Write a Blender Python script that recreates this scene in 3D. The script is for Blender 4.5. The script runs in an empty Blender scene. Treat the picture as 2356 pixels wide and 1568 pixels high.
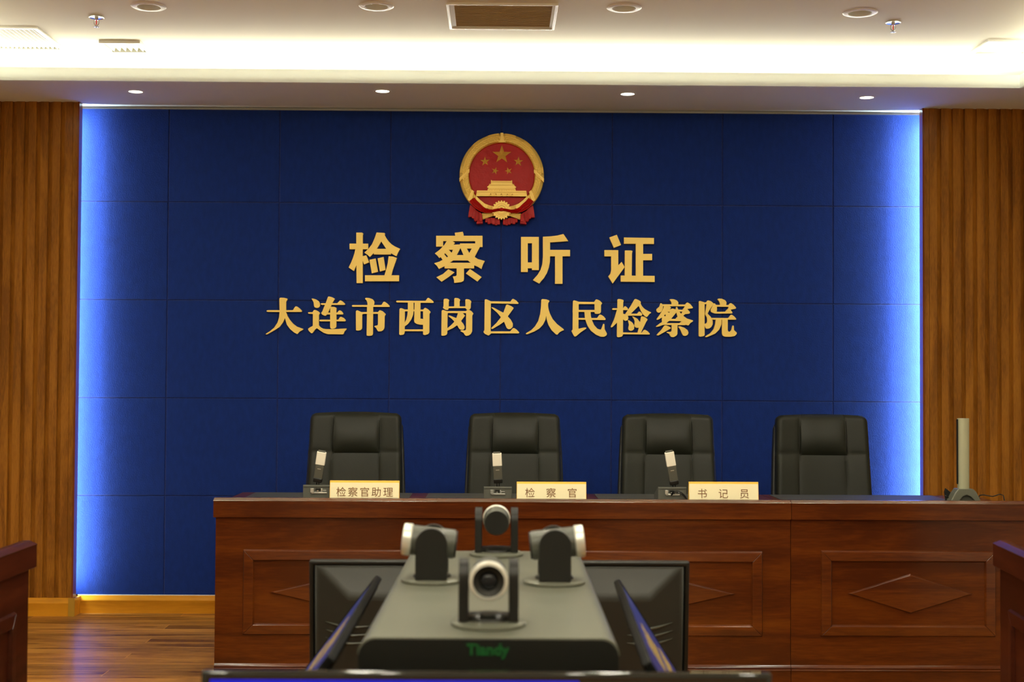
import bpy, bmesh, math, random
from math import sin, cos, pi, radians, tan, atan2, sqrt
from mathutils import Vector, Matrix
from mathutils.geometry import tessellate_polygon
random.seed(7)
S = bpy.context.scene
C = S.collection

# ---------------------------------------------------------------- camera
FPX = 3272.0
EYE = 1.253
VPX, VPY, ROLL = 1141.0, 870.0, 0.0055
yc = Vector(((VPX - 1178) / FPX, -(VPY - 784) / FPX, -1)).normalized()
xc = Vector((1, -ROLL, 0)); xc = (xc - xc.dot(yc) * yc).normalized()
zc = xc.cross(yc)
MW = Matrix((xc, yc, zc))                     # camera space -> world
cam = bpy.data.objects.new('camera', bpy.data.cameras.new('camera')); C.objects.link(cam)
cam.matrix_world = Matrix.Translation((0, 0, EYE)) @ MW.to_4x4()
cam.data.lens = 36 * FPX / 2356
cam.data.sensor_width = 36
cam.data.clip_start = 0.02
cam.data.dof.use_dof = True
cam.data.dof.focus_distance = 6.8
cam.data.dof.aperture_fstop = 4.5
S.camera = cam

def pix(px, py, Y=None, Z=None, X=None):
    """the point of the place seen at a pixel of the photograph, on a plane Y / Z / X"""
    d = MW @ Vector(((px - 1178) / FPX, -(py - 784) / FPX, -1))
    t = Y / d.y if Y is not None else ((Z - EYE) / d.z if Z is not None else X / d.x)
    return d * t + Vector((0, 0, EYE))

# ---------------------------------------------------------------- world, exposure, lights
wd = bpy.data.worlds.new('world'); S.world = wd; wd.use_nodes = True
wd.node_tree.nodes['Background'].inputs[0].default_value = (0.02, 0.018, 0.015, 1)
wd.node_tree.nodes['Background'].inputs[1].default_value = 1.0
S.view_settings.view_transform = 'Standard'
S.view_settings.look = 'None'
S.view_settings.exposure = 0.0
S.view_settings.gamma = 1.0
S.view_settings.use_curve_mapping = False
S.cycles.max_bounces = 10
S.cycles.diffuse_bounces = 6
S.cycles.use_denoising = True
S.cycles.sample_clamp_indirect = 6
WARM = (1.0, 0.97, 0.83)

def area(name, loc, direction, sx, sy, power, col, spread=180):
    l = bpy.data.lights.new(name, 'AREA'); l.shape = 'RECTANGLE'; l.size = sx; l.size_y = sy
    l.energy = power; l.color = col; l.spread = radians(spread)
    o = bpy.data.objects.new(name, l); C.objects.link(o); o.location = loc
    d = Vector(direction).normalized()
    up = 'Y' if abs(d.z) > 0.9 else 'Z'
    o.rotation_euler = d.to_track_quat('-Z', 'Y').to_euler()
    return o
RX0, RX1, RY0, RY1 = -3.2, 3.2, -2.4, 7.64      # room
SOF, UP = 2.70, 2.88                            # soffit and upper ceiling heights
CX0, CX1, CY0, CY1 = -2.53, 2.575, -0.6, 6.95   # inner edge of the coffer
COVE = 62
def strip_light(name, loc, axis_x, length, direction, power, col, w=0.03):
    l = bpy.data.lights.new(name, 'AREA'); l.shape = 'RECTANGLE'; l.size = length; l.size_y = w
    l.energy = power; l.color = col
    o = bpy.data.objects.new(name, l); C.objects.link(o)
    x = Vector(axis_x).normalized(); z = -Vector(direction).normalized(); y = z.cross(x)
    o.matrix_world = Matrix.Translation(loc) @ Matrix((x, y, z)).transposed().to_4x4()
    return o
strip_light('cove_light_back', (0.02, CY1 + 0.27, SOF + 0.035), (1, 0, 0), 5.3, (0, -0.15, 1), COVE, WARM)
strip_light('cove_light_front', (0.02, CY0 - 0.12, SOF + 0.045), (1, 0, 0), 5.3, (0, 0.15, 1), COVE, WARM)
strip_light('cove_light_left', (CX0 - 0.12, 3.2, SOF + 0.045), (0, 1, 0), 7.5, (0.15, 0, 1), COVE * 0.75, WARM)
strip_light('cove_light_right', (CX1 + 0.12, 3.2, SOF + 0.045), (0, 1, 0), 7.5, (-0.15, 0, 1), COVE * 0.75, WARM)
COOL = (0.72, 0.90, 1.0)
strip_light('wall_wash_left', (-2.262, 7.542, 1.40), (0, 0, 1), 2.5, (0.97, 0.25, 0), 35, COOL, 0.02)
strip_light('wall_wash_right', (2.330, 7.540, 1.40), (0, 0, 1), 2.5, (-0.98, 0.20, 0), 74, COOL, 0.02)

# ---------------------------------------------------------------- materials
def mat(name, col, rough=0.5, metal=0.0, emit=None, estr=0.0, coat=0.0, spec=0.5, sheen=0.0, sheen_tint=(1, 1, 1), bump=None, var=0.0, vscale=6.0, stretch=(1, 1, 1), trans=0.0):
    m = bpy.data.materials.new(name); m.use_nodes = True
    nt = m.node_tree; b = nt.nodes['Principled BSDF']
    b.inputs['Base Color'].default_value = (*col, 1)
    b.inputs['Roughness'].default_value = rough
    b.inputs['Metallic'].default_value = metal
    b.inputs['Specular IOR Level'].default_value = spec
    b.inputs['Coat Weight'].default_value = coat
    b.inputs['Coat Roughness'].default_value = 0.12
    b.inputs['Sheen Weight'].default_value = sheen
    b.inputs['Sheen Tint'].default_value = (*sheen_tint, 1)
    if emit:
        b.inputs['Emission Color'].default_value = (*emit, 1)
        b.inputs['Emission Strength'].default_value = estr
    tc = nt.nodes.new('ShaderNodeTexCoord'); mp = nt.nodes.new('ShaderNodeMapping')
    nt.links.new(tc.outputs['Object'], mp.inputs[0]); mp.inputs['Scale'].default_value = stretch
    if var > 0:
        n = nt.nodes.new('ShaderNodeTexNoise'); n.inputs['Scale'].default_value = vscale; n.inputs['Detail'].default_value = 5
        nt.links.new(mp.outputs[0], n.inputs['Vector'])
        r = nt.nodes.new('ShaderNodeValToRGB')
        r.color_ramp.elements[0].position = 0.3; r.color_ramp.elements[1].position = 0.7
        r.color_ramp.elements[0].color = (*[c * (1 - var) for c in col], 1)
        r.color_ramp.elements[1].color = (*[min(1, c * (1 + var)) for c in col], 1)
        nt.links.new(n.outputs[0], r.inputs[0]); nt.links.new(r.outputs[0], b.inputs['Base Color'])
    if bump:
        n2 = nt.nodes.new('ShaderNodeTexNoise'); n2.inputs['Scale'].default_value = bump[0]; n2.inputs['Detail'].default_value = 3
        nt.links.new(mp.outputs[0], n2.inputs['Vector'])
        bp = nt.nodes.new('ShaderNodeBump'); bp.inputs['Strength'].default_value = bump[1]; bp.inputs['Distance'].default_value = bump[2]
        nt.links.new(n2.outputs[0], bp.inputs['Height']); nt.links.new(bp.outputs[0], b.inputs['Normal'])
    if trans:
        mix = nt.nodes.new('ShaderNodeMixShader'); tr = nt.nodes.new('ShaderNodeBsdfTranslucent')
        tr.inputs[0].default_value = (*col, 1); mix.inputs[0].default_value = trans
        out = nt.nodes['Material Output']
        nt.links.new(b.outputs[0], mix.inputs[1]); nt.links.new(tr.outputs[0], mix.inputs[2]); nt.links.new(mix.outputs[0], out.inputs[0])
    return m

def wood(name, dark, mid, light, axis='X', scale=1.0, rough=0.35, coat=0.3, planks=None, fine=1.0, pores=0.25):
    """procedural wood: long grain noise, rings and pores running along one axis"""
    m = bpy.data.materials.new(name); m.use_nodes = True
    nt = m.node_tree; N = nt.nodes.new; L = nt.links.new; b = nt.nodes['Principled BSDF']
    tc = N('ShaderNodeTexCoord'); mp = N('ShaderNodeMapping'); L(tc.outputs['Object'], mp.inputs[0])
    g = {'X': (0.55, 5, 5), 'Y': (5, 0.55, 5), 'Z': (5, 5, 0.55)}[axis]
    mp.inputs['Scale'].default_value = tuple(a * scale for a in g)
    vec = mp.outputs[0]
    if planks:                                   # planks: (length, width) laid along X, joints staggered
        br = N('ShaderNodeTexBrick'); L(tc.outputs['Object'], br.inputs['Vector'])
        br.inputs['Scale'].default_value = 1.0; br.inputs['Brick Width'].default_value = planks[0]; br.inputs['Row Height'].default_value = planks[1]
        br.inputs['Mortar Size'].default_value = 0.0009; br.inputs['Mortar Smooth'].default_value = 0.3
        br.offset = 0.37; br.offset_frequency = 3
        br.inputs['Color1'].default_value = (0.0, 0, 0, 1); br.inputs['Color2'].default_value = (1, 1, 1, 1)
        br.inputs['Mortar'].default_value = (0.5, 0.5, 0.5, 1)
        add = N('ShaderNodeVectorMath'); add.operation = 'MULTIPLY_ADD'
        L(br.outputs['Color'], add.inputs[0]); add.inputs[1].default_value = (7, 3, 9); L(mp.outputs[0], add.inputs[2])
        vec = add.outputs[0]
    n = N('ShaderNodeTexNoise'); n.inputs['Scale'].default_value = 1.6; n.inputs['Detail'].default_value = 7; n.inputs['Roughness'].default_value = 0.6
    n.inputs['Distortion'].default_value = 0.9; L(vec, n.inputs['Vector'])
    n2 = N('ShaderNodeTexNoise'); n2.inputs['Scale'].default_value = 13 * fine; n2.inputs['Detail'].default_value = 6; L(vec, n2.inputs['Vector'])
    mx = N('ShaderNodeMath'); mx.operation = 'MULTIPLY_ADD'; L(n2.outputs[0], mx.inputs[0]); mx.inputs[1].default_value = pores
    L(n.outputs[0], mx.inputs[2])
    r = N('ShaderNodeValToRGB'); e = r.color_ramp.elements
    e[0].position = 0.38 + pores / 2; e[0].color = (*dark, 1); e[1].position = 0.68 + pores / 2; e[1].color = (*light, 1)
    k = e.new(0.53 + pores / 2); k.color = (*mid, 1)
    L(mx.outputs[0], r.inputs[0]); col = r.outputs[0]
    if planks:
        mm = N('ShaderNodeMixRGB'); mm.blend_type = 'MULTIPLY'; mm.inputs[0].default_value = 1.0
        rr = N('ShaderNodeValToRGB'); rr.color_ramp.elements[0].color = (0.75, 0.75, 0.75, 1); rr.color_ramp.elements[1].color = (1.18, 1.15, 1.1, 1)
        L(br.outputs['Color'], rr.inputs[0]); L(col, mm.inputs[1]); L(rr.outputs[0], mm.inputs[2])
        m2 = N('ShaderNodeMixRGB'); m2.blend_type = 'MIX'; L(br.outputs['Fac'], m2.inputs[0]); L(mm.outputs[0], m2.inputs[1])
        m2.inputs[2].default_value = (*[c * 1.5 for c in light], 1); col = m2.outputs[0]
    L(col, b.inputs['Base Color'])
    b.inputs['Roughness'].default_value = rough; b.inputs['Specular IOR Level'].default_value = 0.08
    b.inputs['Coat Weight'].default_value = coat; b.inputs['Coat Roughness'].default_value = 0.15
    bp = N('ShaderNodeBump'); bp.inputs['Strength'].default_value = 0.12; bp.inputs['Distance'].default_value = 0.002
    L(n2.outputs[0], bp.inputs['Height']); L(bp.outputs[0], b.inputs['Normal'])
    return m

M = dict(
    ceil=mat('ceiling_paint', (0.82, 0.78, 0.62), 0.7, bump=(3.0, 0.25, 0.01)),
    soffit=mat('soffit_paint', (0.82, 0.85, 0.80), 0.7),
    fascia=mat('fascia_white', (0.93, 0.95, 0.95), 0.55, trans=0.5),
    white=mat('white_paint', (0.82, 0.82, 0.78), 0.6),
    whitemetal=mat('white_enamel', (0.85, 0.85, 0.80), 0.35),
    slatdark=mat('grille_bronze', (0.60, 0.47, 0.28), 0.45),
    felt=mat('blue_felt', (0.0045, 0.0225, 0.160), 0.8, sheen=0.22, sheen_tint=(0.6, 0.62, 1), spec=0.12, bump=(190, 0.5, 0.004), var=0.12, vscale=30, stretch=(1.4, 1, 0.6)),
    gold=mat('satin_gold', (0.95, 0.66, 0.15), 0.40, metal=0.2, bump=(40, 0.1, 0.002)),
    goldtxt=mat('gold_letter', (0.98, 0.68, 0.16), 0.45, metal=0.15, var=0.04),
    goldedge=mat('gold_letter_edge', (0.45, 0.22, 0.05), 0.5),
    goldstar=mat('star_gold', (0.80, 0.50, 0.09), 0.30, metal=0.3),
    red=mat('emblem_red', (0.42, 0.006, 0.004), 0.3, spec=0.16, bump=(26, 0.5, 0.006)),
    leather=mat('black_leather', (0.0105, 0.0115, 0.0070), 0.5, spec=0.26, bump=(300, 0.25, 0.001), var=0.1, vscale=20),
    leatherd=mat('black_leather_piping', (0.010, 0.010, 0.007), 0.5),
    chrome=mat('chrome', (0.75, 0.75, 0.75), 0.18, metal=1.0),
    blackplastic=mat('black_plastic', (0.007, 0.007, 0.0055), 0.4, spec=0.3),
    darkplastic=mat('charcoal_plastic', (0.018, 0.018, 0.014), 0.5, spec=0.35),
    micplastic=mat('microphone_plastic', (0.065, 0.066, 0.052), 0.5),
    grille=mat('mic_grille', (0.74, 0.72, 0.62), 0.6, bump=(900, 0.4, 0.001)),
    greymetal=mat('grey_metal', (0.118, 0.122, 0.092), 0.38, metal=0.25, var=0.04, vscale=3),
    camgrey=mat('camera_grey', (0.055, 0.058, 0.045), 0.4),
    silver=mat('silver_trim', (0.62, 0.62, 0.55), 0.3, metal=0.5),
    glass=mat('lens_glass', (0.008, 0.009, 0.010), 0.12, spec=0.25),
    devsilver=mat('sage_silver', (0.33, 0.33, 0.22), 0.42, metal=0.2, bump=(500, 0.1, 0.001)),
    plate=mat('cream_plate', (0.74, 0.66, 0.42), 0.5),
    plategold=mat('plate_gold', (0.85, 0.52, 0.08), 0.3, metal=0.3),
    ink=mat('brown_ink', (0.16, 0.06, 0.012), 0.6),
    mat_=mat('desk_mat_leather', (0.035, 0.037, 0.036), 0.5, bump=(400, 0.1, 0.001)),
    green=mat('green_logo', (0.002, 0.07, 0.012), 0.4),
    screenblue=mat('screen_blue', (0.0, 0.0, 0.02), 0.15, emit=(0.0, 0.003, 0.52), estr=1.0),
    deepblack=mat('matt_black_plastic', (0.004, 0.004, 0.0035), 0.5, spec=0.06),
    glossblack=mat('gloss_black', (0.008, 0.008, 0.007), 0.05),
    screenoff=mat('screen_dark', (0.003, 0.003, 0.004), 0.2),
    screendim=mat('screen_navy', (0.0, 0.002, 0.02), 0.3, emit=(0.012, 0.02, 0.10), estr=1.0),
    screengold=mat('screen_gold', (0.02, 0.01, 0.0), 0.3, emit=(0.30, 0.19, 0.05), estr=1.0),
    lampglow=mat('spot_glow', (1, 1, 1), 0.5, emit=(1.0, 0.93, 0.78), estr=9.0),
    panelglow=mat('panel_glow', (1, 1, 1), 0.5, emit=(1.0, 0.95, 0.76), estr=690),
    frost=mat('frosted_glass', (0.42, 0.44, 0.42), 0.6),
    redbulb=mat('red_bulb', (0.8, 0.03, 0.01), 0.2, emit=(0.8, 0.03, 0.01), estr=0.15),
    beige=mat('beige_wall', (0.60, 0.58, 0.50), 0.7, bump=(40, 0.1, 0.002)),
    tape=mat('yellow_tape', (0.42, 0.22, 0.015), 0.5),
    steel=mat('brushed_steel', (0.6, 0.62, 0.58), 0.25, metal=0.8),
)
BENCH = wood('cherry_veneer', (0.046, 0.0088, 0.0010), (0.076, 0.0158, 0.0013), (0.100, 0.0245, 0.0018), 'X', 1.25, 0.4, 0.5, fine=1.6, pores=0.35)
BENCHV = wood('cherry_veneer_upright', (0.060, 0.0105, 0.0010), (0.095, 0.019, 0.0014), (0.13, 0.030, 0.0022), 'Z', 1.0, 0.4, 0.4)
SLAT = wood('walnut_slats', (0.20, 0.072, 0.009), (0.30, 0.115, 0.013), (0.38, 0.150, 0.017), 'Z', 1.6, 0.42, 0.15, fine=2.2, pores=0.45)
POLISH = wood('cherry_polished', (0.046, 0.0088, 0.0010), (0.078, 0.0165, 0.0013), (0.104, 0.0255, 0.0018), 'X', 1.25, 0.4, 1.0, fine=1.6, pores=0.35)
POLISH.node_tree.nodes['Bump'].inputs['Strength'].default_value = 0.02
POLISH.node_tree.nodes['Principled BSDF'].inputs['Coat IOR'].default_value = 1.9
POLISH.node_tree.nodes['Principled BSDF'].inputs['Coat Roughness'].default_value = 0.22
SATIN = wood('cherry_satin', (0.046, 0.0088, 0.0010), (0.078, 0.0165, 0.0013), (0.104, 0.0255, 0.0018), 'X', 1.25, 0.4, 0.9, fine=1.6, pores=0.35)
SATIN.node_tree.nodes['Bump'].inputs['Strength'].default_value = 0.03
SATIN.node_tree.nodes['Principled BSDF'].inputs['Coat Roughness'].default_value = 0.2
SIDEWOOD_SHADED = wood('shaded_cherry_veneer', (0.022, 0.0045, 0.0020), (0.038, 0.0075, 0.003), (0.055, 0.012, 0.004), 'X', 1.0, 0.35, 0.15)  # the bench's cherry, darkened so the side desks' shade sits in the colour
SLATD = wood('walnut_edge', (0.14, 0.032, 0.009), (0.19, 0.045, 0.012), (0.23, 0.06, 0.016), 'Z', 1.6, 0.35, 0.2)
SKIRT = wood('honey_skirting', (0.50, 0.20, 0.012), (0.60, 0.25, 0.015), (0.68, 0.29, 0.018), 'X', 1.3, 0.35, 0.3)
FLOOR = wood('floor_planks', (0.20, 0.075, 0.015), (0.44, 0.20, 0.040), (0.60, 0.29, 0.06), 'X', 1.2, 0.34, 0.12, planks=(1.2, 0.125), fine=1.6, pores=0.3)

# ---------------------------------------------------------------- helpers
class MB:
    def __init__(s): s.v = []; s.f = []
    def add(s, vs, fs):
        o = len(s.v); s.v += [tuple(p) for p in vs]; s.f += [tuple(i + o for i in f) for f in fs]; return s
    def box(s, x0, x1, y0, y1, z0, z1):
        return s.add([(x, y, z) for x in (x0, x1) for y in (y0, y1) for z in (z0, z1)],
                     [(0, 1, 3, 2), (4, 6, 7, 5), (0, 4, 5, 1), (2, 3, 7, 6), (0, 2, 6, 4), (1, 5, 7, 3)])
    def poly(s, pts, to3, a, b, holes=()):
        """a flat outline with holes, from depth a (front) to depth b; to3(u, v, d) gives the point"""
        rings = [list(pts)] + [list(h) for h in holes]
        flat = [p for r in rings for p in r]
        tris = tessellate_polygon([[Vector((p[0], p[1], 0)) for p in r] for r in rings])
        n = len(flat)
        vs = [to3(p[0], p[1], a) for p in flat] + [to3(p[0], p[1], b) for p in flat]
        fs = [tuple(t) for t in tris] + [tuple(i + n for i in reversed(t)) for t in tris]
        o = 0
        for r in rings:
            k = len(r)
            for i in range(k):
                j = (i + 1) % k; fs.append((o + i, o + j, n + o + j, n + o + i))
            o += k
        return s.add(vs, fs)
    def lathe(s, prof, seg=32, M4=None, cap=True):
        """profile of (r, h) turned about local Z"""
        vs = []; fs = []; n = len(prof)
        for i in range(seg):
            a = 2 * pi * i / seg
            for r, h in prof: vs.append(Vector((r * cos(a), r * sin(a), h)))
        for i in range(seg):
            j = (i + 1) % seg
            for k in range(n - 1): fs.append((i * n + k, j * n + k, j * n + k + 1, i * n + k + 1))
        if cap:
            fs.append(tuple(i * n for i in reversed(range(seg)))); fs.append(tuple(i * n + n - 1 for i in range(seg)))
        if M4 is not None: vs = [M4 @ v for v in vs]
        return s.add(vs, fs)
    def tube(s, pts, r, seg=10):
        pts = [Vector(p) for p in pts]; rs = r if isinstance(r, (list, tuple)) else [r] * len(pts)
        vs = []; fs = []; ref = Vector((0.13, 0.31, 0.94))
        for i, p in enumerate(pts):
            d = (pts[min(i + 1, len(pts) - 1)] - pts[max(i - 1, 0)]).normalized()
            u = d.cross(ref)
            if u.length < 0.1: u = d.cross(Vector((1, 0, 0)))
            u.normalize(); w = d.cross(u)
            for k in range(seg):
                a = 2 * pi * k / seg; vs.append(p + (u * cos(a) + w * sin(a)) * rs[i])
        for i in range(len(pts) - 1):
            for k in range(seg):
                j = (k + 1) % seg; fs.append((i * seg + k, i * seg + j, (i + 1) * seg + j, (i + 1) * seg + k))
        fs.append(tuple(range(seg))[::-1]); fs.append(tuple(range((len(pts) - 1) * seg, len(pts) * seg)))
        return s.add(vs, fs)
    def ball(s, c, rx, ry, rz, seg=10, rings=6, rot=None):
        vs = []; fs = []
        for i in range(rings + 1):
            t = pi * i / rings
            for k in range(seg):
                a = 2 * pi * k / seg
                p = Vector((rx * sin(t) * cos(a), ry * sin(t) * sin(a), rz * cos(t)))
                if rot is not None: p = rot @ p
                vs.append(p + Vector(c))
        for i in range(rings):
            for k in range(seg):
                j = (k + 1) % seg; fs.append((i * seg + k, i * seg + j, (i + 1) * seg + j, (i + 1) * seg + k))
        return s.add(vs, fs)
    def build(s, name, m, parent=None, origin=(0, 0, 0), bevel=0, smooth=False, seg=2, xf=None):
        me = bpy.data.meshes.new(name)
        og = Vector(origin)
        vs = [Vector(p) for p in s.v]
        if xf is not None: vs = [xf @ p for p in vs]
        me.from_pydata([p - og for p in vs], [], s.f); me.validate()
        bm = bmesh.new(); bm.from_mesh(me)
        bmesh.ops.recalc_face_normals(bm, faces=bm.faces)
        bm.to_mesh(me); bm.free()
        me.materials.append(m)
        if smooth:
            for p in me.polygons: p.use_smooth = True
            if smooth == 'auto': me.set_sharp_from_angle(angle=radians(35))
        o = bpy.data.objects.new(name, me); C.objects.link(o); o.location = og
        if parent is not None: o.parent = parent
        if bevel:
            b = o.modifiers.new('bevel', 'BEVEL'); b.width = bevel; b.segments = seg; b.limit_method = 'ANGLE'; b.angle_limit = radians(40)
            b.harden_normals = False
        return o

def thing(name, label, cat, loc=(0, 0, 0), rotz=0.0, group=None):
    o = bpy.data.objects.new(name, None); C.objects.link(o); o.empty_display_size = 0.1
    o.location = loc; o.rotation_euler = (0, 0, rotz); o['label'] = label; o['category'] = cat
    if group: o['group'] = group
    return o
def tag(o, label, cat, group=None):
    o['label'] = label; o['category'] = cat
    if group: o['group'] = group
    return o
def struct(name, mb, m, **k):
    o = mb.build(name, m, **k); o['kind'] = 'structure'; return o
def dup(root, loc, rotz=None, label=None):
    r = root.copy(); C.objects.link(r); r.location = loc
    if rotz is not None: r.rotation_euler = (0, 0, rotz)
    if label: r['label'] = label
    for ch in list(root.children):
        c = ch.copy(); C.objects.link(c); c.parent = r
        for g in list(ch.children):
            d = g.copy(); C.objects.link(d); d.parent = c
    return r
def circle(cx, cy, r, n=32): return [(cx + r * cos(2 * pi * i / n), cy + r * sin(2 * pi * i / n)) for i in range(n)]
def rect(x0, x1, y0, y1): return [(x0, y0), (x1, y0), (x1, y1), (x0, y1)]
XZ = lambda u, v, d: (u, d, v)
XY = lambda u, v, d: (u, v, d)
YZ = lambda u, v, d: (d, u, v)

# ---------------------------------------------------------------- the room shell
struct('floor', MB().box(RX0, RX1, RY0, RY1, -0.06, 0), FLOOR)
struct('wall_left', MB().box(RX0 - 0.1, RX0, RY0, RY1 + 0.1, 0, 3.1), M['beige'])
struct('wall_right', MB().box(RX1, RX1 + 0.1, RY0, RY1 + 0.1, 0, 3.1), M['beige'])
struct('wall_front', MB().box(RX0, RX1, RY0 - 0.1, RY0, 0, 3.1), M['beige'])
struct('wall_back', MB().box(RX0, RX1, RY1, RY1 + 0.1, 0, 3.1), M['white'])

# ceiling lamps and vents need openings: (x, y, r)
DOWN = [(pix(p, q, Z=UP).x, pix(p, q, Z=UP).y) for p, q in ((342, 15), (866, 14), (1436, 18), (1979, 29))]
SPOT = [(pix(p, q, Z=SOF).x, pix(p, q, Z=SOF).y) for p, q in ((312, 210.5), (880, 209.5), (1444, 216), (1994, 224))]
AC = (-0.225, 0.262, 6.125, 6.565)
VL = (-2.50, -2.15, 6.62, 7.07)
VS = (-1.935, -1.735, 6.875, 7.085)
VR = (2.335, 2.62, 6.71, 6.995)
mb = MB()
hol = [circle(x, y, 0.052) for x, y in DOWN] + [rect(AC[0] + .012, AC[1] - .012, AC[2] + .012, AC[3] - .012), rect(VL[0] + .02, VL[1] - .02, VL[2] + .02, VL[3] - .02), rect(VS[0] + .012, VS[1] - .012, VS[2] + .012, VS[3] - .012), rect(VR[0] + .02, VR[1] - .02, VR[2] + .02, VR[3] - .02)]
PAN = [(-1.25, 0.6), (1.25, 0.6), (-1.25, 4.75), (1.25, 4.75)]
mb.poly(rect(CX0 - 0.5, CX1 + 0.5, CY0 - 0.5, 7.50), XY, UP, UP + 0.02, hol)
mb.box(RX0, RX1, RY0, RY1, UP + 0.16, UP + 0.2)
struct('ceiling', mb, M['ceil'])
# dropped soffit: one ring of board with openings for the spots
mb = MB()
mb.poly(rect(RX0, RX1, RY0, RY1), XY, SOF, SOF + 0.015,
        [rect(CX0 - 0.0121, CX1 + 0.0121, CY0 - 0.0121, CY1 + 0.0121)] + [circle(x, y, 0.037) for x, y in SPOT])
struct('ceiling_soffit', mb, M['soffit'])
mb = MB()
mb.poly(rect(CX0 - 0.5, CX1 + 0.5, CY0 - 0.5, 7.50), XY, SOF + 0.015, UP + 0.02, [rect(CX0 - 0.49, CX1 + 0.49, CY0 - 0.49, 7.49)])
struct('trim_1', mb, M['white'])          # back wall of the light cove
mb = MB()
mb.poly(rect(CX0 - 0.012, CX1 + 0.012, CY0 - 0.012, CY1 + 0.012), XY, SOF - 0.001, SOF + 0.062, [rect(CX0, CX1, CY0, CY1)])
struct('trim_2', mb, M['fascia'])         # upstand lip of the cove

# blue felt cladding: boards with V joints in one wall skin
GX = [-2.35, -1.757, -1.165, -0.571, 0.023, 0.618, 1.211, 1.806, 2.40]
GZ = [0.094, 0.620, 1.139, 1.662, 2.187, 2.684]
mb = MB()
g = 0.0045
for i in range(len(GX) - 1):
    for j in range(len(GZ) - 1):
        x0, x1, z0, z1 = GX[i], GX[i + 1], GZ[j], GZ[j + 1]
        yf, yb = 7.600, 7.607
        mb.add([(x0, yb, z0), (x1, yb, z0), (x1, yb, z1), (x0, yb, z1), (x0 + g, yf, z0 + g), (x1 - g, yf, z0 + g), (x1 - g, yf, z1 - g), (x0 + g, yf, z1 - g)],
               [(4, 5, 6, 7), (0, 1, 5, 4), (1, 2, 6, 5), (2, 3, 7, 6), (3, 0, 4, 7)])
mb.box(GX[0], GX[-1], 7.6075, 7.622, GZ[0], GZ[-1])
struct('wall_felt_panels', mb, M['felt'])

# slatted wood cladding either side (face at Y = 7.50)
def slats(name, xs, xe, edge, m):
    """fluted boards between xs and xe; edge is the side that ends at the felt wall"""
    sgn = 1 if edge > 0 else -1
    prof = []; p = 0.0635
    start, end = (xs, xe)
    x = start; front = []
    dirn = 1 if end > start else -1
    k = 0
    front.append((start, 7.505)); front.append((start + dirn * 0.026, 7.505)); x = start + dirn * 0.026
    while abs(x - start) < abs(end - start):
        front += [(x, 7.506), (x + dirn * 0.0015, 7.500), (x + dirn * 0.0405, 7.500), (x + dirn * 0.0415, 7.503), (x + dirn * 0.0625, 7.513), (x + dirn * 0.0628, 7.512), (x + dirn * 0.0635, 7.512)]
        x += dirn * p; k += 1
    pts = front + [(front[-1][0], 7.53), (start, 7.53)]
    mb = MB().poly(pts, lambda u, v, d: (u, v, d), 0.0, SOF)
    return struct(name, mb, m)
slats('wall_slats_left', -2.215, -3.2, 1, SLAT)
slats('wall_slats_right', 2.268, 3.2, -1, SLAT)
struct('trim_3', MB().box(-2.214, -2.206, 7.498, 7.552, 0.0, SOF), SLATD)
struct('trim_4', MB().box(2.258, 2.267, 7.498, 7.552, 0.0, SOF), SLATD)

# skirting boards
def skirt(name, x0, x1, y, z=0.094, ends=0.0):
    pr = [(y, 0), (y, z * 0.66), (y - 0.0015, z * 0.69), (y - 0.0015, z * 0.74), (y + 0.002, z * 0.80), (y + 0.006, z * 0.97), (y + 0.010, z), (y + 0.02, z), (y + 0.02, 0)]
    return struct(name, MB().poly(pr, lambda u, v, d: (d, u, v), x0, x1), SKIRT, smooth='auto')
skirt('baseboard_back', -2.206, 2.258, 7.587)
skirt('baseboard_left', RX0, -2.195, 7.484)
skirt('baseboard_right', 2.248, RX1, 7.484)
struct('baseboard_return_left', MB().box(-2.207, -2.193, 7.486, 7.60, 0, 0.09), SKIRT)
struct('baseboard_return_right', MB().box(2.247, 2.26, 7.486, 7.60, 0, 0.09), SKIRT)
struct('trim_5', MB().box(-2.225, -2.1925, 7.480, 7.486, 0, 0.0945), M['tape'])
# pale plaster line above the skirting of the felt wall
struct('trim_6', MB().box(-2.21, 2.26, 7.594, 7.606, 0.0935, 0.0965), M['white'])

# ---------------------------------------------------------------- lamps, vents, sprinklers
UPS = ['first from the left', 'second from the left', 'third from the left', 'last on the right']
lamp0 = None
for i, (x, y) in enumerate(DOWN):
    lab = 'unlit round downlight in the raised ceiling, ' + UPS[i]
    if lamp0 is None:
        t = thing('recessed_downlight', lab, 'ceiling light', (x, y, UP), 0, 'unlit downlights in the raised ceiling')
        MB().lathe([(0.051, 0.0), (0.0525, -0.004), (0.070, -0.005), (0.0765, -0.0015), (0.0765, 0.0)], 40, cap=False).build('trim_ring', M['whitemetal'], t, smooth='auto')
        MB().lathe([(0.051, -0.001), (0.047, 0.045), (0.047, 0.050)], 40, cap=False).build('reflector', M['soffit'], t, smooth='auto')
        MB().lathe([(0.0001, 0.030), (0.046, 0.030), (0.046, 0.034), (0.0001, 0.034)], 32, cap=False).build('lens', M['frost'], t, smooth='auto')
        lamp0 = t
    else: dup(lamp0, (x, y, UP), 0, lab)
spot0 = None
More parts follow.
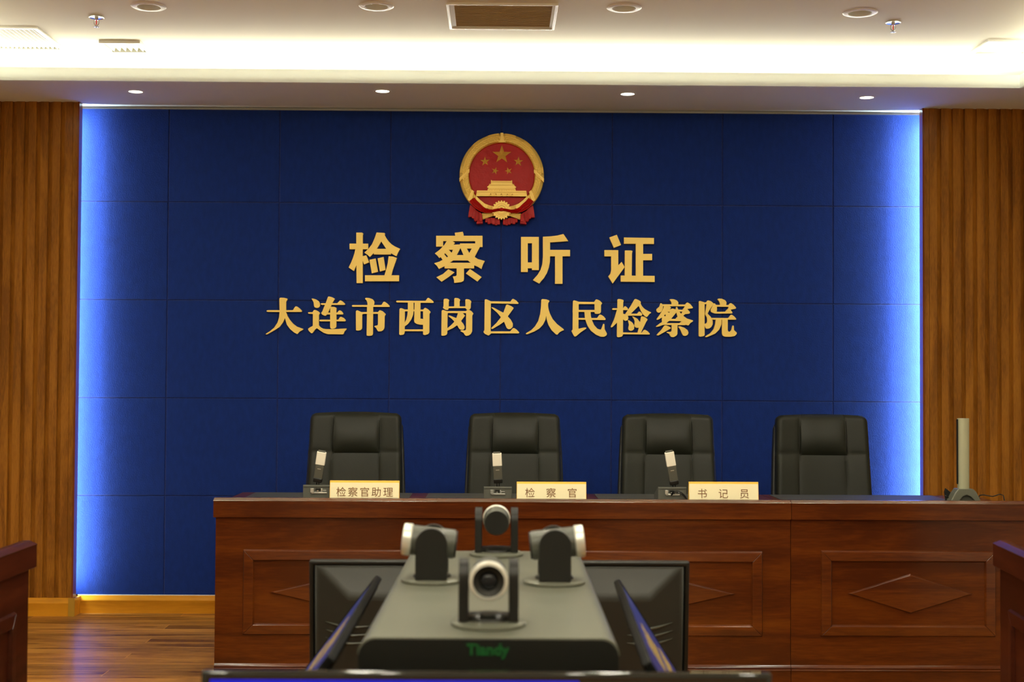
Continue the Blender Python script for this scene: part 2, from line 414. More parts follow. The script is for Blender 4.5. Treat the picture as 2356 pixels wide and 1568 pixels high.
for i, (x, y) in enumerate(SPOT):
    lab = 'lit round spotlight in the lowered ceiling edge, ' + UPS[i]
    if spot0 is None:
        t = thing('recessed_spotlight', lab, 'spotlight', (x, y, SOF), 0, 'lit spotlights over the blue wall')
        MB().lathe([(0.0345, 0.0), (0.0355, -0.002), (0.0435, -0.002), (0.045, 0.0)], 36, cap=False).build('trim_ring', M['soffit'], t, smooth='auto')
        MB().lathe([(0.0001, 0.004), (0.0348, 0.004), (0.0348, 0.012), (0.0001, 0.012)], 32, cap=False).build('glowing_lens', M['lampglow'], t, smooth='auto')
        spot0 = t
    else: dup(spot0, (x, y, SOF), 0, lab)

# the rows of the same downlights that are switched on, over the rest of the room
lit0 = None
ROWN = ['row nearest the bench', 'second row from the bench', 'third row from the bench', 'row over the room rear']
for r_i, y in enumerate((4.75, 3.3, 1.5, 0.0)):
    for c_i, x in enumerate((-1.55, -0.535, 0.555, 1.60)):
        lab = 'lit round ceiling downlight, ' + ROWN[r_i] + ', ' + UPS[c_i]
        if lit0 is None:
            t = thing('recessed_downlight', lab, 'ceiling light', (x, y, UP), 0, 'lit downlights in the raised ceiling')
            MB().lathe([(0.051, 0.0), (0.0525, -0.004), (0.070, -0.005), (0.0765, -0.0015), (0.0765, 0.0)], 40, cap=False).build('trim_ring', M['whitemetal'], t, smooth='auto')
            MB().lathe([(0.0001, -0.003), (0.050, -0.003), (0.050, -0.0005), (0.0001, -0.0005)], 24, cap=False).build('glowing_lens', M['panelglow'], t, smooth='auto')
            lit0 = t
        else: dup(lit0, (x, y, UP), 0, lab)

# vents
def vent_frame(t, x0, x1, y0, y1, w, dz, m, name='frame'):
    mb = MB(); mb.poly(rect(x0, x1, y0, y1), XY, -dz, 0.0, [rect(x0 + w, x1 - w, y0 + w, y1 - w)])
    return mb.build(name, m, t, bevel=0.0015)
cx, cy = (AC[0] + AC[1]) / 2, (AC[2] + AC[3]) / 2; hx, hy = (AC[1] - AC[0]) / 2, (AC[3] - AC[2]) / 2
t = thing('return_air_grille', 'wide bronze-slatted air grille in a white frame at the top centre', 'vent', (cx, cy, UP))
vent_frame(t, -hx, hx, -hy, hy, 0.012, 0.010, M['whitemetal'])
mb = MB()
mb.poly(rect(-hx + .012, hx - .012, -hy + .012, hy - .012), XY, -0.004, 0.03, [rect(-hx + .033, hx - .024, -hy + .016, hy - .016)])
mb.build('inner_frame', M['soffit'], t)
mb = MB(); n = 22
for k in range(n):
    y = -hy + 0.026 + (2 * hy - 0.052) * k / (n - 1)
    mb.add([(-hx + .033, y - 0.005, 0.0), (hx - .024, y - 0.005, 0.0), (hx - .024, y + 0.006, 0.016), (-hx + .033, y + 0.006, 0.016),
            (-hx + .033, y - 0.0035, -0.001), (hx - .024, y - 0.0035, -0.001), (hx - .024, y + 0.0075, 0.015), (-hx + .033, y + 0.0075, 0.015)],
           [(0, 1, 2, 3), (7, 6, 5, 4), (0, 4, 5, 1), (3, 2, 6, 7), (0, 3, 7, 4), (1, 5, 6, 2)])
mb.build('slats', M['slatdark'], t)
MB().box(-hx + .013, hx - .013, -hy + .013, hy - .013, 0.03, 0.034).build('backing', M['slatdark'], t)

def y_slat_vent(label, box, n, ang, w, dz, tall):
    cx, cy = (box[0] + box[1]) / 2, (box[2] + box[3]) / 2; hx, hy = (box[1] - box[0]) / 2, (box[3] - box[2]) / 2
    t = thing('supply_air_vent', label, 'vent', (cx, cy, UP))
    vent_frame(t, -hx, hx, -hy, hy, w, dz, M['whitemetal'])
    mb = MB()
    for k in range(n):
        x = -hx + w + (2 * hx - 2 * w) * (k + 0.5) / n
        s = ang
        mb.add([(x - s, -hy + w, -dz * 0.6), (x - s + .003, -hy + w, -dz * 0.6), (x + s + .003, -hy + w, tall), (x + s, -hy + w, tall),
                (x - s, hy - w, -dz * 0.6), (x - s + .003, hy - w, -dz * 0.6), (x + s + .003, hy - w, tall), (x + s, hy - w, tall)],
               [(0, 1, 2, 3), (7, 6, 5, 4), (0, 4, 5, 1), (1, 5, 6, 2), (2, 6, 7, 3), (3, 7, 4, 0)])
    mb.build('slats', M['whitemetal'], t)
    MB().box(-hx + w - .004, hx - w + .004, -hy + w - .004, hy - w + .004, tall + .001, tall + .004).build('backing', M['soffit'], t)
    return t
y_slat_vent('large white slatted air vent at the far left of the ceiling', VL, 14, 0.004, 0.022, 0.008, 0.014)
y_slat_vent('small white slatted air vent left of centre above the cove light', VS, 6, 0.006, 0.014, 0.014, 0.018)
cx, cy = (VR[0] + VR[1]) / 2, (VR[2] + VR[3]) / 2; hx, hy = (VR[1] - VR[0]) / 2, (VR[3] - VR[2]) / 2
t = thing('ceiling_access_panel', 'plain white framed ceiling panel at the far right', 'ceiling panel', (cx, cy, UP))
vent_frame(t, -hx, hx, -hy, hy, 0.024, 0.010, M['whitemetal'])
MB().box(-hx + .022, hx - .022, -hy + .022, hy - .022, -0.002, 0.006).build('panel', M['white'], t)

def sprinkler(label, x, y):
    t = thing('fire_sprinkler', label, 'sprinkler', (x, y, UP))
    MB().lathe([(0.009, 0.0), (0.010, -0.004), (0.022, -0.003), (0.034, -0.006), (0.0345, -0.003), (0.030, 0.0)], 28, cap=False).build('rosette', M['chrome'], t, smooth='auto')
    mb = MB().lathe([(0.008, 0), (0.008, -0.012), (0.010, -0.012), (0.010, -0.016), (0.004, -0.017)], 16)
    for s in (-1, 1): mb.tube([(s * .008, 0, -0.014), (s * .0115, 0, -0.022), (s * .011, 0, -0.032), (s * .003, 0, -0.042)], 0.0017, 8)
    mb.tube([(0, 0, -0.038), (0, 0, -0.047)], 0.0035, 10)
    mb.build('yoke', M['chrome'], t, smooth='auto')
    MB().tube([(0, 0, -0.016), (0, 0, -0.040)], 0.0022, 10).build('glass_bulb', M['redbulb'], t, smooth='auto')
    mb = MB()
    for k in range(10):
        a = 2 * pi * k / 10
        mb.box(-0.0018, 0.0018, 0.003, 0.0135, -0.0485, -0.047)
        for q in range(8):
            v = mb.v[-8 + q]; mb.v[-8 + q] = (v[0] * cos(a) - v[1] * sin(a), v[0] * sin(a) + v[1] * cos(a), v[2])
    mb.build('deflector', M['steel'], t)
p = pix(222, 38, Z=UP); sprinkler('chrome fire sprinkler with red bulb at upper left of the ceiling', p.x, p.y)
p = pix(2055, 50, Z=UP); sprinkler('chrome fire sprinkler near the upper right of the ceiling', p.x, p.y)

# ---------------------------------------------------------------- gold characters on the wall
# outlines read off the lettering; each entry: (crop origin x, y, scale), list of (outer, holes...)
def chaikin(pts, cut, it=2):
    for _ in range(it):
        out = []; n = len(pts)
        for i in range(n):
            a = Vector(pts[i]); b = Vector(pts[(i + 1) % n]); L = (b - a).length
            c = min(cut, L * 0.25)
            d = (b - a) / L if L > 1e-6 else Vector((0, 0))
            out += [tuple(a + d * c), tuple(b - d * c)]
        pts = out; cut *= 0.5
    return pts
A = (780, 510, 380 / 2356); B = (1160, 510, 380 / 2356)
C3 = (600, 670, 300 / 2356); D3 = (890, 670, 300 / 2356); E3 = (1180, 670, 300 / 2356); F3 = (1400, 670, 300 / 2356)
TOP = [
 ('character_jian', '检', A, [
  [[(246,153),(328,153),(346,166),(338,188),(338,873),(250,873),(246,400)]],
  [[(150,310),(415,310),(415,390),(150,390)]],
  [[(234,385),(222,440),(200,510),(172,580),(136,650),(212,702),(235,650),(250,612),(340,400)]],
  [[(330,492),(388,476),(430,576),(358,607),(330,540)]],
  [[(536,152),(648,158),(657,168),(652,190),(670,225),(705,275),(750,320),(800,352),(872,385),(845,430),(820,490),(780,470),(740,445),(740,465),(495,465),(495,445),(440,500),(400,465),(360,438),(420,385),(470,320),(505,240)],[(602,280),(672,384),(540,384)]],
  [[(434,542),(522,522),(556,712),(468,735)]],
  [[(550,522),(635,500),(664,686),(583,708)]],
  [[(708,490),(770,495),(826,514),(800,590),(765,690),(745,770),(645,770),(670,690),(695,590)]],
  [[(370,762),(856,762),(856,847),(370,847)]]]),
 ('character_cha', '察', A, [
  [[(1650,155),(1700,150),(1765,140),(1775,170),(1780,205),(1660,205)]],
  [[(1385,198),(2047,198),(2047,358),(1943,358),(1943,275),(1485,275),(1485,352),(1385,352)]],
  [[(1540,270),(1615,274),(1655,298),(1632,325),(1725,322),(1725,308),(2010,308),(2010,358),(1935,500),(1980,530),(2080,558),(2055,605),(2032,672),(1980,640),(1928,618),(1928,663),(1505,663),(1505,632),(1425,672),(1395,625),(1357,590),(1430,568),(1478,542),(1450,502),(1430,515),(1400,478),(1367,450),(1440,395),(1500,330)],
   [(1565,398),(1625,398),(1607,440)],[(1732,373),(1776,473),(1680,473)],[(1823,380),(1893,380),(1858,443)],[(1515,450),(1555,490),(1540,507),(1502,462)],[(1625,550),(1840,550),(1880,583),(1583,583)]],
  [[(1678,655),(1783,655),(1783,815),(1775,842),(1740,860),(1642,870),(1640,830),(1622,778),(1660,775),(1678,762)]],
  [[(1560,676),(1648,720),(1560,790),(1463,853),(1388,790),(1480,745)]],
  [[(1868,672),(2035,787),(1973,850),(1810,735)]]]),
 ('character_ting', '听', B, [
  [[(240,215),(495,215),(495,687),(397,687),(397,662),(337,662),(337,715),(240,715)],[(337,305),(397,305),(397,578),(337,578)]],
  [[(553,212),(660,207),(760,195),(845,173),(915,275),(655,293),(655,400),(940,400),(940,490),(832,490),(832,883),(726,883),(726,490),(655,490),(652,570),(638,650),(610,730),(568,800),(500,880),(410,830),(480,750),(520,680),(545,600),(553,500)]]]),
 ('character_zheng', '证', B, [
  [[(1500,222),(1607,184),(1668,330),(1567,370)]],
  [[(1430,403),(1628,403),(1628,620),(1675,570),(1720,645),(1548,880),(1485,778),(1515,740),(1527,690),(1527,492),(1430,492)]],
  [[(1710,223),(2137,230),(2137,316),(1710,312)]],
  [[(1878,305),(1982,305),(1982,775),(1878,775)]],
  [[(1975,457),(2110,457),(2110,547),(1975,547)]],
  [[(1722,408),(1810,408),(1832,416),(1823,450),(1820,775),(1720,775)]],
  [[(1663,765),(2146,770),(2146,857),(1663,853)]]]),
]
LOW = [
 ('character_da', '大', C3, [
  [[(100,352),(118,338),(580,338),(605,295),(630,268),(655,272),(700,305),(740,345),(742,362),(730,370),(115,370)]],
  [[(335,130),(350,112),(420,115),(470,125),(485,142),(475,160),(457,180),(455,370),(435,480),(400,560),(340,640),(250,700),(110,778),(88,775),(90,765),(170,715),(240,655),(300,565),(330,470),(340,370)]],
  [[(455,370),(480,440),(520,510),(580,580),(650,635),(760,673),(770,685),(745,702),(700,725),(660,772),(600,740),(530,680),(470,600),(435,480)]]]),
 ('character_lian', '连', C3, [
  [[(915,132),(930,126),(990,140),(1045,175),(1070,220),(1068,265),(1040,295),(1005,298),(970,285),(960,255),(955,200),(935,160)]],
  [[(850,385),(862,375),(935,375),(960,335),(990,335),(1040,360),(1072,395),(1050,425),(1048,610),(1075,645),(1120,670),(1180,680),(1290,682),(1550,668),(1548,685),(1510,725),(1500,765),(1480,775),(1200,770),(1130,745),(1070,705),(1010,662),(985,685),(935,750),(915,757),(870,715),(850,678),(885,650),(940,622),(942,406),(865,403)]],
  [[(1078,225),(1095,212),(1385,212),(1435,157),(1470,175),(1525,225),(1518,243),(1095,243)]],
  [[(1215,95),(1235,90),(1290,105),(1340,132),(1325,155),(1295,205),(1215,385),(1180,435),(1160,441),(1110,420),(1088,388),(1110,365),(1175,205)]],
  [[(1190,405),(1215,383),(1380,383),(1420,338),(1455,350),(1492,398),(1485,415),(1190,416)]],
  [[(1255,285),(1275,276),(1330,278),(1370,300),(1365,325),(1365,640),(1340,665),(1290,680),(1260,665),(1253,640)]],
  [[(1058,525),(1070,510),(1400,510),(1430,465),(1450,457),(1500,480),(1537,520),(1525,540),(1070,540)]]]),
 ('character_shi', '市', C3, [
  [[(1882,128),(1895,114),(1960,118),(2020,140),(2055,185),(2050,220),(2038,250),(1930,250),(1925,200),(1910,160),(1885,138)]],
  [[(1642,262),(1655,245),(2180,245),(2215,190),(2235,182),(2290,220),(2330,265),(2320,280),(1655,276)]],
  [[(1920,240),(2030,240),(2026,770),(2010,795),(1960,803),(1920,800),(1912,790)]],
  [[(1718,355),(1735,340),(1760,345),(1815,372),(2120,372),(2140,345),(2155,338),(2200,355),(2260,410),(2238,450),(2235,650),(2220,690),(2180,720),(2120,722),(2100,690),(2080,655),(2048,635),(2060,622),(2110,612),(2118,590),(2118,405),(1850,405),(1832,418),(1830,670),(1810,695),(1760,707),(1720,702)]]]),
 ('character_xi', '西', D3, [
  [[(165,182),(180,166),(700,170),(735,118),(755,115),(800,145),(848,185),(840,207),(180,198)]],
  [[(228,318),(245,302),(270,303),(322,325),(660,328),(680,298),(700,296),(750,325),(795,372),(770,405),(768,740),(745,770),(690,787),(655,780),(655,718),(322,718),(320,755),(300,780),(240,787),(222,775)],[(325,358),(655,358),(655,685),(322,685)]],
  [[(380,195),(483,195),(483,340),(475,420),(440,510),(380,590),(315,635),(315,580),(350,510),(370,430),(380,340)]],
  [[(502,195),(608,195),(606,495),(640,492),(660,505),(660,602),(600,600),(540,588),(500,560),(493,530)]]]),
 ('character_gang', '岗', D3, [
  [[(1025,150),(1040,130),(1090,130),(1130,155),(1120,185),(1118,270),(1218,270),(1218,130),(1235,116),(1290,122),(1328,148),(1315,175),(1315,270),(1420,270),(1418,150),(1435,137),(1490,145),(1530,180),(1518,215),(1517,290),(1500,325),(1450,335),(1420,300),(1118,300),(1105,335),(1060,330),(1020,305),(1012,290),(1025,265)]],
  [[(990,350),(1005,335),(1030,337),(1080,355),(1430,355),(1450,335),(1490,332),(1530,355),(1567,400),(1545,430),(1542,720),(1520,765),(1480,795),(1430,803),(1405,780),(1385,745),(1330,718),(1330,708),(1345,700),(1410,705),(1430,690),(1432,390),(1098,390),(1092,760),(1075,785),(1030,800),(985,798)]],
  [[(1290,380),(1365,385),(1415,435),(1340,535),(1380,580),(1405,630),(1405,665),(1380,695),(1330,690),(1305,670),(1270,610),(1190,665),(1085,712),(1085,672),(1160,610),(1222,545),(1170,490),(1112,448),(1118,434),(1135,433),(1255,482)]]]),
 ('character_qu', '区', D3, [
  [[(1768,155),(1780,140),(1810,145),(1880,178),(2235,183),(2265,138),(2285,132),(2340,165),(2381,210),(2375,225),(1880,215),(1877,720),(2230,720),(2275,665),(2300,660),(2345,690),(2395,740),(2385,757),(1885,757),(1845,795),(1830,793),(1770,765),(1743,730),(1762,700)]],
  [[(1888,290),(1900,282),(1935,295),(2105,385),(2150,260),(2160,240),(2185,238),(2250,265),(2295,298),(2270,335),(2185,450),(2240,510),(2278,580),(2275,640),(2240,675),(2200,682),(2165,660),(2118,545),(2050,595),(1905,680),(1885,668),(1895,650),(1980,570),(2062,465),(1990,380)]]]),
 ('character_ren', '人', E3, [
  [[(513,155),(525,137),(600,142),(655,162),(663,180),(640,205),(636,260),(645,320),(670,400),(720,500),(800,590),(920,683),(922,700),(880,715),(840,740),(805,782),(780,775),(700,700),(640,600),(610,500),(602,430),(590,510),(545,600),(480,670),(390,722),(265,772),(235,770),(235,755),(330,700),(400,630),(460,530),(495,400),(510,260)]]]),
 ('character_min', '民', E3, [
  [[(1085,175),(1100,160),(1130,165),(1190,186),(1470,190),(1500,143),(1520,143),(1570,165),(1617,212),(1593,245),(1592,370),(1575,398),(1520,408),(1480,402),(1478,370),(1187,370),(1080,380)],[(1190,228),(1478,228),(1478,335),(1190,335)]],
  [[(1083,360),(1187,360),(1185,675),(1240,660),(1300,650),(1330,655),(1325,672),(1230,735),(1140,812),(1115,817),(1095,790),(1058,712),(1080,690)]],
  [[(1293,365),(1405,365),(1410,450),(1430,520),(1470,610),(1530,675),(1588,692),(1605,660),(1635,580),(1655,590),(1658,680),(1702,765),(1690,795),(1650,818),(1590,818),(1500,780),(1410,710),(1350,620),(1305,500)]],
  [[(1180,480),(1525,480),(1565,418),(1590,418),(1640,450),(1678,495),(1670,517),(1180,510)]]]),
 ('character_jian', '检', F3, [
  [[(162,150),(175,136),(220,138),(270,155),(275,170),(266,200),(262,790),(240,815),(190,828),(158,822),(152,800)]],
  [[(62,317),(75,303),(270,303),(285,270),(305,265),(335,288),(358,320),(350,337),(75,332)]],
  [[(155,330),(265,330),(265,400),(158,560),(70,645),(45,650),(42,632),(100,510)]],
  [[(255,400),(310,412),(350,440),(362,480),(345,520),(305,533),(275,515),(255,480)]],
  [[(460,160),(475,137),(500,137),(560,165),(590,192),(578,210),(600,260),(650,315),(720,355),(770,378),(770,390),(740,405),(695,465),(660,450),(615,405),(575,330),(548,260),(405,400),(520,402),(545,362),(565,362),(600,395),(612,425),(600,438),(345,438),(315,415),(300,412),(350,340),(400,265)]],
  [[(350,517),(370,520),(430,560),(465,615),(463,680),(430,708),(400,713),(365,695),(358,660),(372,600)]],
  [[(427,450),(460,460),(520,490),(570,556),(590,460),(600,447),(650,460),(708,500),(700,525),(685,540),(585,750),(525,750),(550,650),(520,662),(480,645),(468,620),(475,540),(455,490)]],
  [[(255,740),(600,745),(640,695),(660,690),(710,720),(750,765),(740,778),(255,772)]]]),
 ('character_cha', '察', F3, [
  [[(1103,150),(1115,138),(1180,140),(1240,165),(1263,200),(1260,245),(1145,245),(1140,200),(1120,165)]],
  [[(942,213),(955,212),(975,232),(1385,236),(1415,202),(1430,198),(1480,230),(1528,290),(1520,305),(1430,315),(1410,318),(1365,295),(1385,268),(985,266),(980,320),(960,360),(925,383),(890,380),(865,350),(870,315),(920,275),(935,225)]],
  [[(1005,258),(1100,265),(1135,290),(1105,328),(1155,308),(1215,325),(1225,278),(1242,280),(1260,328),(1340,330),(1365,290),(1420,312),(1475,375),(1465,400),(1385,410),(1350,440),(1420,490),(1528,522),(1528,540),(1480,570),(1445,617),(1395,600),(1390,608),(990,604),(920,630),(870,642),(857,632),(870,620),(970,548),(965,510),(972,468),(890,515),(870,505),(878,488),(935,410),(985,320)],
   [(1062,368),(1110,370),(1098,388)],[(1280,362),(1338,365),(1315,408)],[(1228,380),(1252,460),(1232,465),(1215,495),(1132,495)],[(1100,530),(1322,537),(1285,572),(1043,572)],[(1030,408),(1035,450),(1000,442)]],
  [[(1142,598),(1248,600),(1246,770),(1225,800),(1180,825),(1135,822),(1115,800),(1100,765),(1048,742),(1060,730),(1120,730),(1142,715)]],
  [[(1010,618),(1040,613),(1100,635),(1130,660),(1120,672),(1000,740),(900,795),(872,792),(875,778),(950,700)]],
  [[(1258,632),(1290,628),(1370,655),(1430,700),(1447,745),(1430,785),(1390,805),(1350,798),(1330,765),(1300,690)]]]),
 ('character_yuan', '院', F3, [
  [[(1635,180),(1650,170),(1690,182),(1738,198),(1738,790),(1720,808),(1665,818),(1632,808)]],
  [[(1730,198),(1770,195),(1785,168),(1800,160),(1850,175),(1900,215),(1890,245),(1845,300),(1790,400),(1850,460),(1885,530),(1885,590),(1860,640),(1820,670),(1775,675),(1755,660),(1735,615),(1735,585),(1770,575),(1785,540),(1780,470),(1745,410),(1765,290),(1775,228),(1730,228)]],
  [[(1968,145),(1985,128),(2050,132),(2110,160),(2135,200),(2125,250),(2018,250),(2012,205),(1995,170)]],
  [[(1895,220),(1920,213),(1940,242),(2170,245),(2200,212),(2215,210),(2260,240),(2308,295),(2300,312),(2205,330),(2240,380),(2235,398),(1930,400),(1890,388),(1855,370),(1845,330),(1880,262),(1890,245)],[(1958,275),(2172,278),(2165,310),(2140,325),(2112,365),(1955,368),(1962,320)]],
  [[(1855,478),(2165,480),(2210,422),(2230,420),(2275,455),(2310,495),(2305,510),(1855,510)]],
  [[(1938,500),(2045,500),(2040,600),(2000,690),(1930,760),(1780,825),(1750,825),(1750,810),(1840,755),(1900,680),(1930,590)]],
  [[(2052,500),(2155,500),(2155,700),(2165,725),(2195,728),(2220,700),(2240,620),(2255,612),(2265,630),(2268,700),(2320,745),(2315,770),(2280,805),(2220,818),(2110,818),(2065,800),(2050,760)]]]),
]
def letters(data, group, th, label, cut):
    for k, (nm, ch, (ox, oy, sc), pieces) in enumerate(data):
        yb = 7.600; mb = MB(); allp = []
        for q, piece in enumerate(pieces):
            rings = []
            for ring in piece:
                r = [(ox + a * sc, oy + b * sc) for a, b in ring]
                if cut: r = chaikin(r, cut)
                w = [pix(a, b, Y=yb - th) for a, b in r]
                rings.append([(p.x, p.z) for p in w]); allp += rings[-1]
            d = 0.00025 * q
            mb.poly(rings[0], XZ, yb - th - d, yb - 0.0002 * q, rings[1:])
        cxm = sum(p[0] for p in allp) / len(allp); czm = min(p[1] for p in allp)
        o = mb.build('gold_character', M['goldtxt'], None, origin=(cxm, yb, czm))
        tag(o, label(k, ch), 'sign letter', group)
place_t = ['leftmost, under the emblem row', 'second from left', 'third from left', 'rightmost']
letters(TOP, 'upper row of gold characters', 0.022, lambda k, ch: 'large gold character ' + ch + ' of the upper row, ' + place_t[k] + ' on the blue wall', 0)
ordn = ['first', 'second', 'third', 'fourth', 'fifth', 'sixth', 'seventh', 'eighth', 'ninth', 'tenth', 'last']
letters(LOW, 'lower row of gold characters', 0.018, lambda k, ch: 'smaller gold character ' + ch + ', ' + ordn[k] + ' from the left in the lower row', 0.8)

# ---------------------------------------------------------------- emblem
ES = 230 / 1503.0
eo = pix(1040 + 748 * ES, 290 + 737 * ES, Y=7.56)
EK = ES / FPX * 7.56
def ez(x, y): return ((x - 748) * EK, (737 - y) * EK)
emb = thing('wall_emblem', 'round red and gold national emblem with five stars above the gold lettering', 'emblem', (eo.x, 7.600, eo.z))
def epoly(mb, pts, d0, d1, holes=()): return mb.poly([ez(*p) for p in pts], XZ, -d1, -d0, [[ez(*p) for p in h] for h in holes])
# red disc with a soft dome
mb = MB(); R = 500 * EK
mb.lathe([(R, 0.0), (R, 0.022), (R * .97, 0.026), (R * .9, 0.025), (R * .5, 0.030), (0.0005, 0.032)], 64, Matrix.Translation((0, 0, 0)) @ Matrix.Rotation(radians(90), 4, 'X'))
mb.build('red_disc', M['red'], emb, smooth='auto')
# gold wreath ring
mb = MB(); RO = 638 * EK; RI = 492 * EK
def arcang(x, y): return atan2(737 - y, x - 748)
a0 = radians(-122); a1 = a0 + radians(64)          # open part at the bottom (filled by the sheaf arms)
prof = [(RI, 0.020), (RI + .004, 0.036), (RI + .016, 0.044), (RO - .018, 0.046), (RO - .005, 0.038), (RO, 0.028), (RO, 0.0), (RI, 0.0)]
seg = 110; n = len(prof); vs = []; fs = []
for i in range(seg + 1):
    a = radians(-56.5) + radians(293) * i / seg
    for r, h in prof: vs.append((r * cos(a), -h, r * sin(a)))
for i in range(seg):
    for k in range(n):
        fs.append((i * n + k, (i + 1) * n + k, (i + 1) * n + (k + 1) % n, i * n + (k + 1) % n))
fs.append(tuple(range(n))); fs.append(tuple(reversed(range(seg * n, seg * n + n))))
mb.add(vs, fs)
ring = mb.build('wreath_ring', M['gold'], emb, smooth='auto')
mb = MB()
# wheat grains: rows of kernels running up both sides, awns outside them
for s in (-1, 1):
    for row, (rr, off, tl, wd) in enumerate(((0.825, 0.0, 0.40, .0070), (0.872, 0.5, 0.25, .0062), (0.915, 0.25, -0.15, .0058))):
        for k in range(30):
            th = radians(84 - 4.25 * (k + off))
            if th < radians(-52): continue
            c = (s * RO * rr * cos(th), -0.045, RO * rr * sin(th))
            tang = (th + pi / 2) if s > 0 else (pi - th - pi / 2)
            ang = tang + s * tl
            rot = Matrix.Rotation(-ang, 3, 'Y')
            mb.ball(c, 0.0135, 0.0055, wd, 8, 6, rot)
    for grp, (t0, t1) in enumerate(((86, 70), (58, 44), (12, 2), (-28, -40))):   # bundles of straight awns at the rim
        for k in range(5):
            r = RO * (0.905 + 0.019 * k)
            ps = [(s * r * cos(radians(t0 + (t1 - t0) * q / 5)), -0.0465, r * sin(radians(t0 + (t1 - t0) * q / 5))) for q in range(6)]
            mb.tube(ps, 0.0021, 6)
mb.build('wheat_ears', M['gold'], emb, smooth=True)
def eparts(name, pts, d0, d1, m, sym=True, bev=0.0012):
    for q in (both(pts) if sym else [pts]):
        b_ = MB(); epoly(b_, q, d0, d1); b_.build(name, m, emb, bevel=bev)
def both(pts): return [pts, [(2 * 747 - x, y) for x, y in pts]]
eparts('ring_cap', [(726,98),(768,98),(770,190),(792,225),(820,245),(678,245),(705,225),(724,190)], 0.03, 0.050, M['gold'], False)
for pa, pb_, d in (([(112,845),(108,790),(262,645),(262,700)], [(112,800),(245,680),(258,690),(116,822)], .052), ([(235,1118),(282,1160),(335,990),(300,960)], [(250,1125),(266,1140),(318,985),(305,970)], .054)):
    for qa, qb in zip(both(pa), both(pb_)):
        b_ = MB(); epoly(b_, qa, 0.02, d); epoly(b_, qb, 0.02, d + .005); b_.build('wreath_band', M['gold'], emb, bevel=0.0012)
# sheaf arms curving to the gear, straws below it
for sd in (0, 1):
    b_ = MB()
    epoly(b_, both([(330,1030),(360,1050),(420,1110),(490,1165),(560,1195),(625,1210),(625,1258),(560,1255),(470,1225),(390,1170),(310,1085),(318,1060)])[sd], 0.02, 0.046)
    epoly(b_, both([(470,1165),(520,1185),(520,1245),(470,1222)])[sd], 0.02, 0.050)
    for k in range(4): epoly(b_, both([(532,1198 + k * 13),(612,1212 + k * 12),(612,1218 + k * 12),(532,1205 + k * 13)])[sd], 0.02, 0.050)
    b_.build('sheaf_arm', M['gold'], emb, bevel=0.001)
    b_ = MB()
    epoly(b_, both([(450,1312),(640,1292),(640,1345),(466,1405)])[sd], 0.008, 0.030)
    for k in range(5): epoly(b_, both([(455,1318 + k * 17),(640,1300 + k * 9),(640,1307 + k * 9),(462,1330 + k * 17)])[sd], 0.012, 0.036)
    b_.build('straw_bundle', M['gold'], emb, bevel=0.001)
# stars
def star(cx, cy, r, rot, h=0.012):
    mb = MB(); c = ez(cx, cy); R2 = r * EK; vs = []
    for k in range(10):
        rr = R2 if k % 2 == 0 else R2 * 0.39
        a = pi / 2 + rot + k * pi / 5; vs.append((c[0] + rr * cos(a), -0.029, c[1] + rr * sin(a)))
    vs.append((c[0], -0.029 - h, c[1]))
    fs = [(k, (k + 1) % 10, 10) for k in range(10)] + [tuple(range(10))]
    return mb.add(vs, fs).build('star', M['goldstar'], emb)
star(747, 425, 150, 0, 0.017); star(495, 525, 75, radians(3), .009); star(998, 525, 75, radians(-3), .009)
star(648, 668, 75, radians(-17), .009); star(848, 668, 75, radians(17), .009)
# gate building in relief
mb = MB()
epoly(mb, [(375,972),(1118,972),(1135,1060),(360,1060)], 0.02, 0.046)
epoly(mb, [(372,985),(1121,985),(1124,1000),(370,1000)], 0.02, 0.050)
epoly(mb, [(364,1034),(1130,1034),(1135,1060),(360,1060)], 0.02, 0.051)
epoly(mb, [(545,930),(950,930),(965,975),(530,975)], 0.02, 0.044)
epoly(mb, [(555,928),(940,928),(945,948),(550,948)], 0.02, 0.048)
for k in range(11):
    x = 562 + k * 37; epoly(mb, [(x,940),(x + 8,940),(x + 8,972),(x,972)], 0.02, 0.049)
epoly(mb, [(527,915),(545,905),(560,885),(935,885),(950,905),(968,915),(960,932),(535,932)], 0.02, 0.048)
epoly(mb, [(560,870),(575,878),(600,850),(892,850),(918,878),(935,870),(932,890),(562,890)], 0.02, 0.053)
epoly(mb, [(585,815),(600,815),(600,830),(892,830),(892,815),(906,815),(908,862),(583,862)], 0.02, 0.046)
epoly(mb, [(600,826),(892,826),(892,842),(600,842)], 0.02, 0.051)
for x in (583, 660, 745, 835, 908):
    epoly(mb, [(x - 15,1060),(x - 15,1030),(x - 9,1018),(x,1012),(x + 9,1018),(x + 15,1030),(x + 15,1060)], 0.02, 0.054, [[(x - 8,1056),(x - 8,1032),(x,1023),(x + 8,1032),(x + 8,1056)]])
for x in (622, 868): epoly(mb, [(x - 4,990),(x + 4,990),(x + 6,1056),(x - 6,1056)], 0.02, 0.055)
mb.build('gate_relief', M['gold'], emb, bevel=0.0008)
# gear wheel
gcx, gcy = 746, 1266; mb = MB(); pts = []
nt = 20
for k in range(nt):
    for da, r in ((-.30, 128), (-.22, 145), (.22, 145), (.30, 128)):
        a = 2 * pi * (k + da) / nt; pts.append((gcx + r * cos(a), gcy + r * sin(a)))
epoly(mb, pts, 0.02, 0.050)
for r0, r1, d in ((96, 106, .054), (66, 78, .056)):
    epoly(mb, circle(gcx, gcy, r1, 36), 0.02, d, [circle(gcx, gcy, r0, 36)])
epoly(mb, circle(gcx, gcy, 58, 36), 0.02, .055)
mb.build('gear_wheel', M['gold'], emb, bevel=0.0008)
